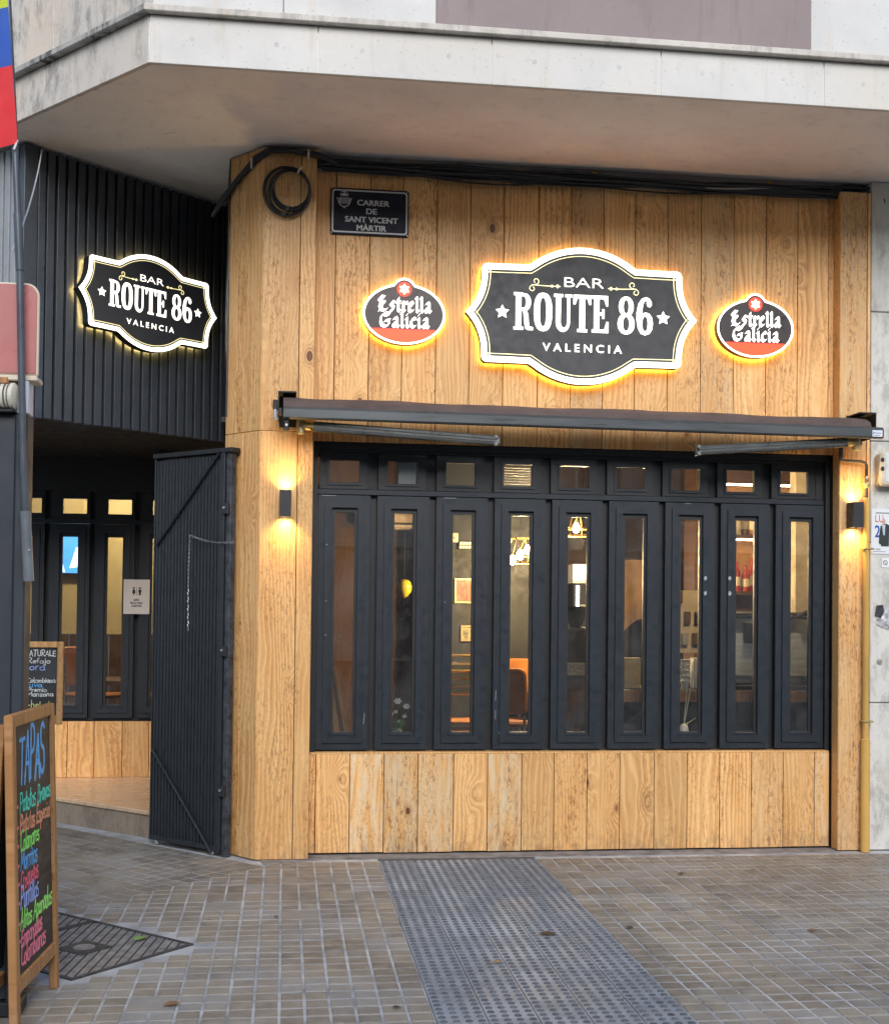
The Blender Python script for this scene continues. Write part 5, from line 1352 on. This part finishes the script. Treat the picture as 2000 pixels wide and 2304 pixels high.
# back bar with bottles
bs = thing('bottle_shelf', 'warm lit shelves of bottles on the back wall behind the eighth leaf', 'shelf', (3.55, 2.45, 0))
for z in (1.75, 2.24, 2.72): MB().box(0, 1.4, 0, .28, z-.03, z).build('shelf_board', WALLWOOD, bs)
for xx in (-.03, 1.4): MB().box(xx, xx+.03, 0, .30, .1, 2.9).build('upright', WALLWOOD, bs)
MB().box(0, 1.4, .28, .30, .1, 2.9).build('back_board', plain('shelf_back', (.25, .13, .05), .6), bs)
MB().box(0, 1.4, -.1, .28, .1, 1.30).build('base_cabinet', WALLWOOD, bs)
MB().box(.05, 1.35, .02, .035, 2.675, 2.688).build('light_strip', emis('shelf_strip', (1., .66, .30), 30., True), bs)
MB().box(.05, 1.35, .02, .035, 2.195, 2.208).build('light_strip', emis('shelf_strip', (1., .66, .30), 30., True), bs)
bc = [plain('bottle_amber', (.42, .20, .03), .1), plain('bottle_green', (.10, .20, .05), .1), plain('bottle_clear', (.50, .42, .22), .08), plain('bottle_brown', (.13, .05, .02), .1), plain('bottle_red', (.30, .03, .02), .12)]
lab = plain('bottle_label', (.55, .5, .38), .6)
names = ('amber', 'green', 'clear golden', 'brown', 'red')
rb = random.Random(3)
ORD = 'first second third fourth fifth sixth seventh eighth ninth tenth eleventh twelfth thirteenth fourteenth fifteenth sixteenth seventeenth eighteenth'.split()
for z, shelf in ((1.752, 'lower'), (2.242, 'upper')):
    for k in range(16):
        ci = rb.randrange(5); h = rb.uniform(.22, .32); r = rb.uniform(.030, .038); xx = 3.60+.081*k
        b = tag(MB().lathe([(r, 0), (r, h*.6), (r*.85, h*.68), (r*.36, h*.80), (r*.34, h*.97), (r*.4, h)], n=10).build('bottle', bc[ci], None, (xx+rb.uniform(-.015, .015), 2.45+rb.uniform(.07, .16), z), smooth=True),
                '%s glass bottle, %s from the left on the %s bar shelf' % (names[ci], ORD[k], shelf), 'bottle', 'bottles on the back bar')
        MB().lathe([(r*1.02, h*.18), (r*1.02, h*.48)], n=10).build('label', lab, b)
# cream column, board with utensils, fridge, notice, door, hatch
MB().box(4.03, 4.22, 1.5, 1.62, .1, 3.2).build('cream_column', plain('column_cream', (.55, .46, .33), .6), RW)
ub = thing('utensil_board', 'pale pegboard hung with tools behind the seventh window leaf', 'board', (3.02, 1.66, 1.24))
MB().box(0, .40, 0, .02, 0, .50).build('panel', plain('peg_beige', (.45, .38, .27), .6, var=.15), ub)
for k in range(9):
    xx, zz = .04+.085*(k % 4)+.02*(k//4), .06+.17*(k//4); MB().box(xx, xx+.05, -.03, -.001, zz, zz+.10).build('utensil', (BLACK, GALV, WALLWOOD)[k % 3], ub, bevel=.006)
cl = thing('hanging_cloth', 'tan cloth hanging behind the sixth window leaf', 'cloth', (2.52, 1.62, 1.45))
m = MB(); vs = []; fs = []
for i in range(15):
    for j in range(7): vs.append((.42*i/14, .02*math.sin(i*1.3+j*.3)*(1-j/8), .53*j/6-.06*math.sin(i*.5)*(1-j/6)))
for i in range(14):
    for j in range(6): fs.append((i*7+j, (i+1)*7+j, (i+1)*7+j+1, i*7+j+1))
m.add(vs, fs); m.build('cloth', plain('tan_cloth', (.40, .25, .14), .8), cl, smooth=True); MB().tube([(-.02, 0, .535), (.44, 0, .535)], .008, 6).build('rail', BLACK, cl)
fr = thing('glass_fridge', 'lit white topped drinks fridge behind the fifth window leaf', 'fridge', (2.70, 3.55, .1))
MB().box(0, .55, 0, .5, 0, 1.72).build('body', BLACK, fr, bevel=.01)
MB().box(-.002, .552, -.012, .0, 1.755, 1.90).build('header', emis('fridge_header', (.85, .88, .92), 1.0), fr)
MB().box(0, .55, 0, .5, 1.722, 1.90).build('top_box', WHITEP, fr)
MB().box(.03, .06, -.01, -.002, .2, 1.70).build('light_tube', emis('fridge_tube', (.9, .95, 1.), 5.), fr)
for z in (.5, .85, 1.2, 1.5): MB().box(.07, .50, -.008, -.002, z, z+.02).build('shelf_edge', GALV, fr)
gm = thing('grinder', 'black coffee grinder on the granite worktop behind the fifth leaf', 'grinder', (2.18, 1.25, 1.182))
MB().box(-.12, .12, -.1, .12, 0, .26).build('body', BLACK, gm, bevel=.02); MB().lathe([(.05, .26), (.10, .38), (.10, .42)], n=10).build('hopper', plain('smoked', (.03, .03, .03), .15), gm)
gw = thing('granite_worktop', 'speckled granite worktop behind the fifth window leaf', 'worktop', (1.9, 1.0, 0))
MB().box(0, .5, 0, .6, 1.09, 1.18).build('slab', plain('granite', (.20, .19, .18), .3, var=.7, scale=70), gw, bevel=.005); MB().box(.03, .47, .05, .55, .1, 1.09).build('cabinet', WALLWOOD, gw)
nb_ = thing('wall_notice', 'white printed notice on the back door post behind the fourth leaf', 'notice', (2.08, 3.5, 1.73))
MB().box(0, .09, 0, .004, 0, .15).build('sheet', WHITEP, nb_); MB().box(-.1, .55, .005, .08, -1.63, .60).build('partition', plain('partition_grey', (.055, .052, .048), .6, var=.4), nb_)
for k in range(4): MB().box(.012, .078-.01*(k % 2), -.001, -.0004, .03+.028*k, .036+.028*k).build('print_line', INK, nb_)
ds = thing('timber_door', 'brown timber door frame at the back of the bar room', 'door', (2.30, 4.5, .1))
MB().box(0, .14, 0, .1, 0, 1.95).build('post', WALLWOOD, ds); MB().box(.75, .89, 0, .1, 0, 1.95).build('post', WALLWOOD, ds); MB().box(0, .89, -.002, .1, 1.95, 2.08).build('lintel', WALLWOOD, ds); MB().box(.14, .75, .03, .07, 0, 1.95).build('door_leaf', WOODFRAME, ds)
hb = thing('service_hatch', 'yellow lit service hatch at the back behind the third leaf', 'hatch', (1.45, 4.0, 0))
YL = plain('hatch_yellow', (.42, .30, .04), .6)
MB().box(0, .6, 0, .06, 1.99, 2.03).build('head', YL, hb); MB().box(0, .6, 0, .06, 1.85, 1.88).build('rail', YL, hb); MB().box(0, .05, 0, .06, .9, 1.85).build('post', YL, hb); MB().box(.30, .36, 0, .06, .9, 1.85).build('post', YL, hb); MB().box(0, .6, .05, .1, .1, 1.2).build('counter_front', plain('hatch_front', (.30, .20, .03), .6), hb)
le = thing('lit_word_panel', 'small glowing lettered panel high behind the third window leaf', 'sign', (1.53, 3.0, 2.10))
MB().box(0, .17, .002, .03, 0, .075).build('case', BLACK, le)
m = MB()
for k in range(6): m.face(rect(.01+.026*k, .028+.026*k, .010, .030), 0).face(rect(.014+.026*k, .030+.026*k, .042, .064), 0)
m.build('glow_letters', emis('led_gold', (1., .75, .25), 2.2), le); MB().box(-.3, .9, .04, .08, -2.0, .8).build('dark_wall', plain('wall_dark_green', (.012, .013, .012), .6, var=.4), le)
eb = thing('fuse_box', 'pale switch box on the dark wall behind the third window leaf', 'box', (1.465, 3.0, 2.16)); MB().box(0, .06, 0, .035, 0, .085).build('case', CREAM, eb, bevel=.006); MB().box(.02, .03, -.004, .0, .03, .05).build('switch', BLACK, eb)
bl_ = thing('yellow_balloon', 'yellow balloon hanging behind the second window leaf', 'balloon', (1.0, 2.5, 1.74))
MB().lathe([(.004, -.085), (.03, -.07), (.058, -.03), (.066, .01), (.055, .05), (.03, .07), (.004, .076)], n=14).build('balloon', plain('balloon_yellow', (.48, .40, .02), .3), bl_, smooth=True); MB().tube([(0, 0, .07), (0, 0, .5)], .002, 4).build('string', BLACK, bl_)
ac = thing('wall_air_unit', 'beige air conditioner high on the wall behind the second leaf', 'air conditioner', (.72, 3.2, 2.28))
MB().box(0, .75, 0, .2, 0, .27).build('case', plain('ac_beige', (.42, .34, .26), .5), ac, bevel=.02); MB().box(.05, .70, -.004, .0, .04, .06).build('slot', BLACK, ac); MB().box(-.6, .8, .21, .28, -2.1, .9).build('panelled_wall', WALLWOOD, ac)
for k, (xx, zz, w_, h_, cn) in enumerate(((1.50, 1.62, .16, .22, (.30, .10, .05)), (1.72, 1.72, .13, .18, (.10, .16, .12)), (1.56, 1.28, .20, .14, (.28, .24, .12)), (2.02, 1.36, .15, .20, (.32, .28, .22)), (1.80, 1.36, .14, .19, (.12, .10, .22)))):
    fp_ = thing('framed_picture', ('red', 'green', 'wide ochre', 'pale', 'violet')[k]+' framed picture on the wall behind the '+('third', 'third', 'third', 'fourth', 'fourth')[k]+' window leaf', 'picture', (xx, 3.03 if xx < 1.95 else 3.49, zz))
    ring_plate(MB(), rect(0, w_, 0, h_), rect(.014, w_-.014, .014, h_-.014), -.018, .0).build('frame', WOODFRAME if k % 2 else BRASS, fp_)
    MB().box(.012, w_-.012, -.006, -.002, .012, h_-.012).build('print', plain('picture_%d' % k, cn, .5, var=.8, scale=24), fp_)
rt = thing('side_table', 'small round table with a bright jar behind the fourth window leaf', 'table', (1.98, 1.55, .1))
MB().lathe([(.30, .70), (.30, .73), (.29, .74)], n=20).build('top', WOODFRAME, rt, smooth=True); MB().tube([(0, 0, 0), (0, 0, .70)], .03, 8).build('stem', BLACK, rt); MB().lathe([(.2, 0), (.2, .02), (.03, .04)], n=16).build('foot', BLACK, rt)
jr = thing('sugar_jar', 'small white jar on the round table behind the fourth leaf', 'jar', (1.87, 1.50, .841))
MB().lathe([(.035, 0), (.038, .07), (.03, .09)], n=12).build('jar', WHITEP, jr, smooth=True); MB().lathe([(.031, .091), (.03, .105)], n=12).build('lid', GALV, jr)
# chairs
ORS = plain('orange_leather', (.42, .16, .04), .45, var=.2); CHR = plain('chrome', (.6, .6, .6), .2, metal=.95)
def stool(loc, rz, label, mat):
    t = thing('bar_chair', label, 'chair', loc, rz, 'chairs in the bar room')
    MB().plate(rrect(-.2, .2, -.2, .2, .05), -.02, .02).build('seat', mat, t, (0, 0, .62), rot=(PI/2, 0, 0), bevel=.015)
    MB().plate(rrect(-.2, .2, 0, .34, .06), -.015, .015).build('backrest', mat, t, (0, .21, .70), rot=(-.12, 0, 0), bevel=.012)
    for sx in (-.17, .17):
        MB().tube([(sx*1.15, -.2, 0), (sx, -.17, .61)], .012, 6).build('leg', CHR, t); MB().tube([(sx*1.15, .22, 0), (sx, .19, .61), (sx, .24, 1.0)], .012, 6).build('leg', CHR, t)
    MB().tube([(-.19, -.19, .2), (.19, -.19, .2)], .009, 6).build('stretcher', CHR, t)
    return t
c0 = stool((1.72, 1.35, .1), R(150), 'orange leather bar chair behind the fourth window leaf', ORS)
dup(c0, (1.95, 2.6, .1), R(-40), 'orange leather bar chair further back, left of the fridge')
sc = thing('chair_stack', 'stack of gilt metal chairs behind the third window leaf', 'chairs', (1.36, 1.55, .1))
for k in range(3):
    GW = plain('gilt_wire', (.40, .27, .07), .35, metal=.6)
    m = MB()
    for sx in (-.18, .18): m.tube([(sx, -.18+.03*k, .0+.07*k), (sx*.9, -.16+.03*k, .45+.07*k), (sx*.9, .18+.03*k, .45+.07*k), (sx*.95, .24+.03*k, .98+.06*k)], .011, 6); m.tube([(sx*1.05, .24+.03*k, .0+.07*k), (sx*.9, .18+.03*k, .45+.07*k)], .011, 6)
    m.tube([(-.17, .24+.03*k, .98+.06*k), (.17, .24+.03*k, .98+.06*k)], .013, 6); m.tube([(-.17, .22+.03*k, .8+.06*k), (.17, .22+.03*k, .8+.06*k)], .01, 6)
    m.build('chair_frame', GW if k % 2 == 0 else CHR, sc)
    MB().box(-.17, .17, -.17+.03*k, .18+.03*k, .455+.07*k, .475+.07*k).build('seat', ORS, sc, bevel=.006)

# ------------------------------------------------------------------ second room behind the porch windows
PR = thing('side_room', 'cream walled dining room seen through the entrance windows', 'room')
struct(MB().box(-3.6, -.2, 2.48, 6.2, -.1, .16).build('side_room_floor', plain('room_tiles', (.09, .055, .04), .35)))
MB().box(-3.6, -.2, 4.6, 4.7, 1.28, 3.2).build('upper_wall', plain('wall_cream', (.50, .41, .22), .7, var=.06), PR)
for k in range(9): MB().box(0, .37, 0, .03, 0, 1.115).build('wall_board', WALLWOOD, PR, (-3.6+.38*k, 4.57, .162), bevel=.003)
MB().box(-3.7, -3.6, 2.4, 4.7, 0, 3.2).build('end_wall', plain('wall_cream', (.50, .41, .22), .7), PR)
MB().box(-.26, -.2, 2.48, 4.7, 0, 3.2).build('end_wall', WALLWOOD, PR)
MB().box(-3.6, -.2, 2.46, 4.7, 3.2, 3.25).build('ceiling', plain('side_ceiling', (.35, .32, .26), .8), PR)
MB().box(-3.6, -.2, 2.47, 2.475, 2.50, 3.2).build('front_wall', BLACK, PR)
tv = thing('wall_television', 'lit television showing blue and white shapes in the side room', 'television', (-2.42, 4.5, 1.86))
MB().box(0, .66, .004, .05, 0, .40).build('case', BLACK, tv, bevel=.006)
MB().face(rect(.012, .648, .012, .388), .002).build('screen', emis('tv_blue', (.05, .22, .62), 1.3), tv)
MB().face([(.02, .02), (.30, .02), (.26, .16), (.18, .20), (.10, .12)], .001).face([(.34, .06), (.62, .10), (.52, .30), (.40, .26)], .0012).build('bright_shape', emis('tv_white', (.55, .80, 1.), 1.5), tv)
MB().face([(.14, .18), (.22, .22), (.28, .36), (.18, .36)], .0008).build('dark_shape', emis('tv_navy', (.01, .03, .15), 1.), tv)
for k in range(3):
    c = dup(c0, (-2.25+.62*k, 3.25, .16), R(20+25*k), ('orange leather bar chair leftmost in the side room', 'orange leather bar chair in the middle of the side room', 'orange leather bar chair rightmost in the side room')[k])
tt = thing('dining_table', 'dark topped dining table set with glasses in the side room', 'table', (-1.95, 3.65, .16))
MB().box(-.8, .9, -.3, .3, .70, .74).build('top', WALLWOOD, tt, bevel=.005)
for sx in (-.7, .8): MB().tube([(sx, 0, 0), (sx, 0, .70)], .03, 8).build('leg', BLACK, tt)
for k in range(6):
    g = tag(MB().lathe([(.03, 0), (.006, .01), (.006, .08), (.035, .12), (.033, .19)], n=10).build('wine_glass', plain('clear_glass', (.45, .45, .45), .05), None, (-2.35+.24*k, 3.50+.1*(k % 2), .90), smooth=True), '%s wine glass from the left on the dining table in the side room' % ('first', 'second', 'third', 'fourth', 'fifth', 'sixth')[k], 'glass', 'glasses on the dining table')
    g.location.z = .901
pl_ = thing('ceiling_globe', 'round lit globe lamp on the side room ceiling', 'lamp', (-1.5, 3.6, 3.05))
MB().lathe([(.02, -.11), (.08, -.08), (.11, 0), (.08, .08), (.03, .12), (.03, .15)], n=14).build('globe', emis('globe_glow', (1., .82, .55), 5.), pl_, smooth=True)
lamp('POINT', 'glow', (0, 0, -.18), 60, (1., .80, .50), pl_, radius=.1)

# ------------------------------------------------------------------ fallen leaves
def leaf(x, y, s, rz, mat, label):
    m = MB(); a = []
    for k in range(5):
        t = k/4; w = .32*math.sin(PI*min(1, t*1.02))**.8
        a.append([(s*(t-.5), -w*s, .004+.010*math.sin(PI*t)*s*6), (s*(t-.5), 0, .0025+.004*math.sin(PI*t)), (s*(t-.5), w*s, .004+.016*math.sin(PI*t)*s*6)])
    vs = [q for r in a for q in r]; fs = []
    for k in range(4):
        for j in (0, 1): fs.append((k*3+j, (k+1)*3+j, (k+1)*3+j+1, k*3+j+1))
    m.add(vs, fs); o = m.build('fallen_leaf', mat, None, (x, y, .004), rz)
    tag(o, label, 'leaf', 'fallen leaves on the pavement'); return o
DRY = plain('dry_leaf', (.055, .032, .02), .6, var=.4, scale=30); DRY2 = plain('tan_leaf', (.20, .11, .05), .6, var=.3); GRN = plain('green_leaf', (.16, .26, .08), .5)
leaf(-.655, -1.935, .085, R(60), GRN, 'pale green leaf lying on the iron grate')
leaf(1.285, -2.02, .085, R(-15), DRY, 'dry brown leaf in the middle of the tactile strip')
leaf(.965, -2.47, .045, R(10), DRY2, 'small reddish leaf on the left of the tactile strip')
leaf(2.38, -.74, .055, R(-10), DRY, 'dark dry leaf near the wooden plinth, right of the tactile strip')
leaf(1.72, -1.93, .05, R(-50), DRY, 'dark curled leaf at the right edge of the tactile strip')
leaf(2.62, -2.06, .05, R(5), DRY2, 'small brown leaf out on the brown paving at right')
leaf(3.05, -2.50, .05, R(160), DRY2, 'brown leaf nearest the lower right corner')
leaf(3.58, -2.36, .13, R(175), plain('dark_green_leaf', (.03, .05, .02), .5), 'dark green leaf at the right edge of the picture')
leaf(-.02, -1.57, .035, R(70), DRY, 'tiny twig-like leaf on the paving left of the tactile strip')
leaf(.46, -3.05, .035, R(0), DRY, 'tiny dark leaf left of the tactile strip near the camera')
leaf(-.42, -2.93, .07, R(25), DRY2, 'curled tan leaf in front of the tapas chalkboard')
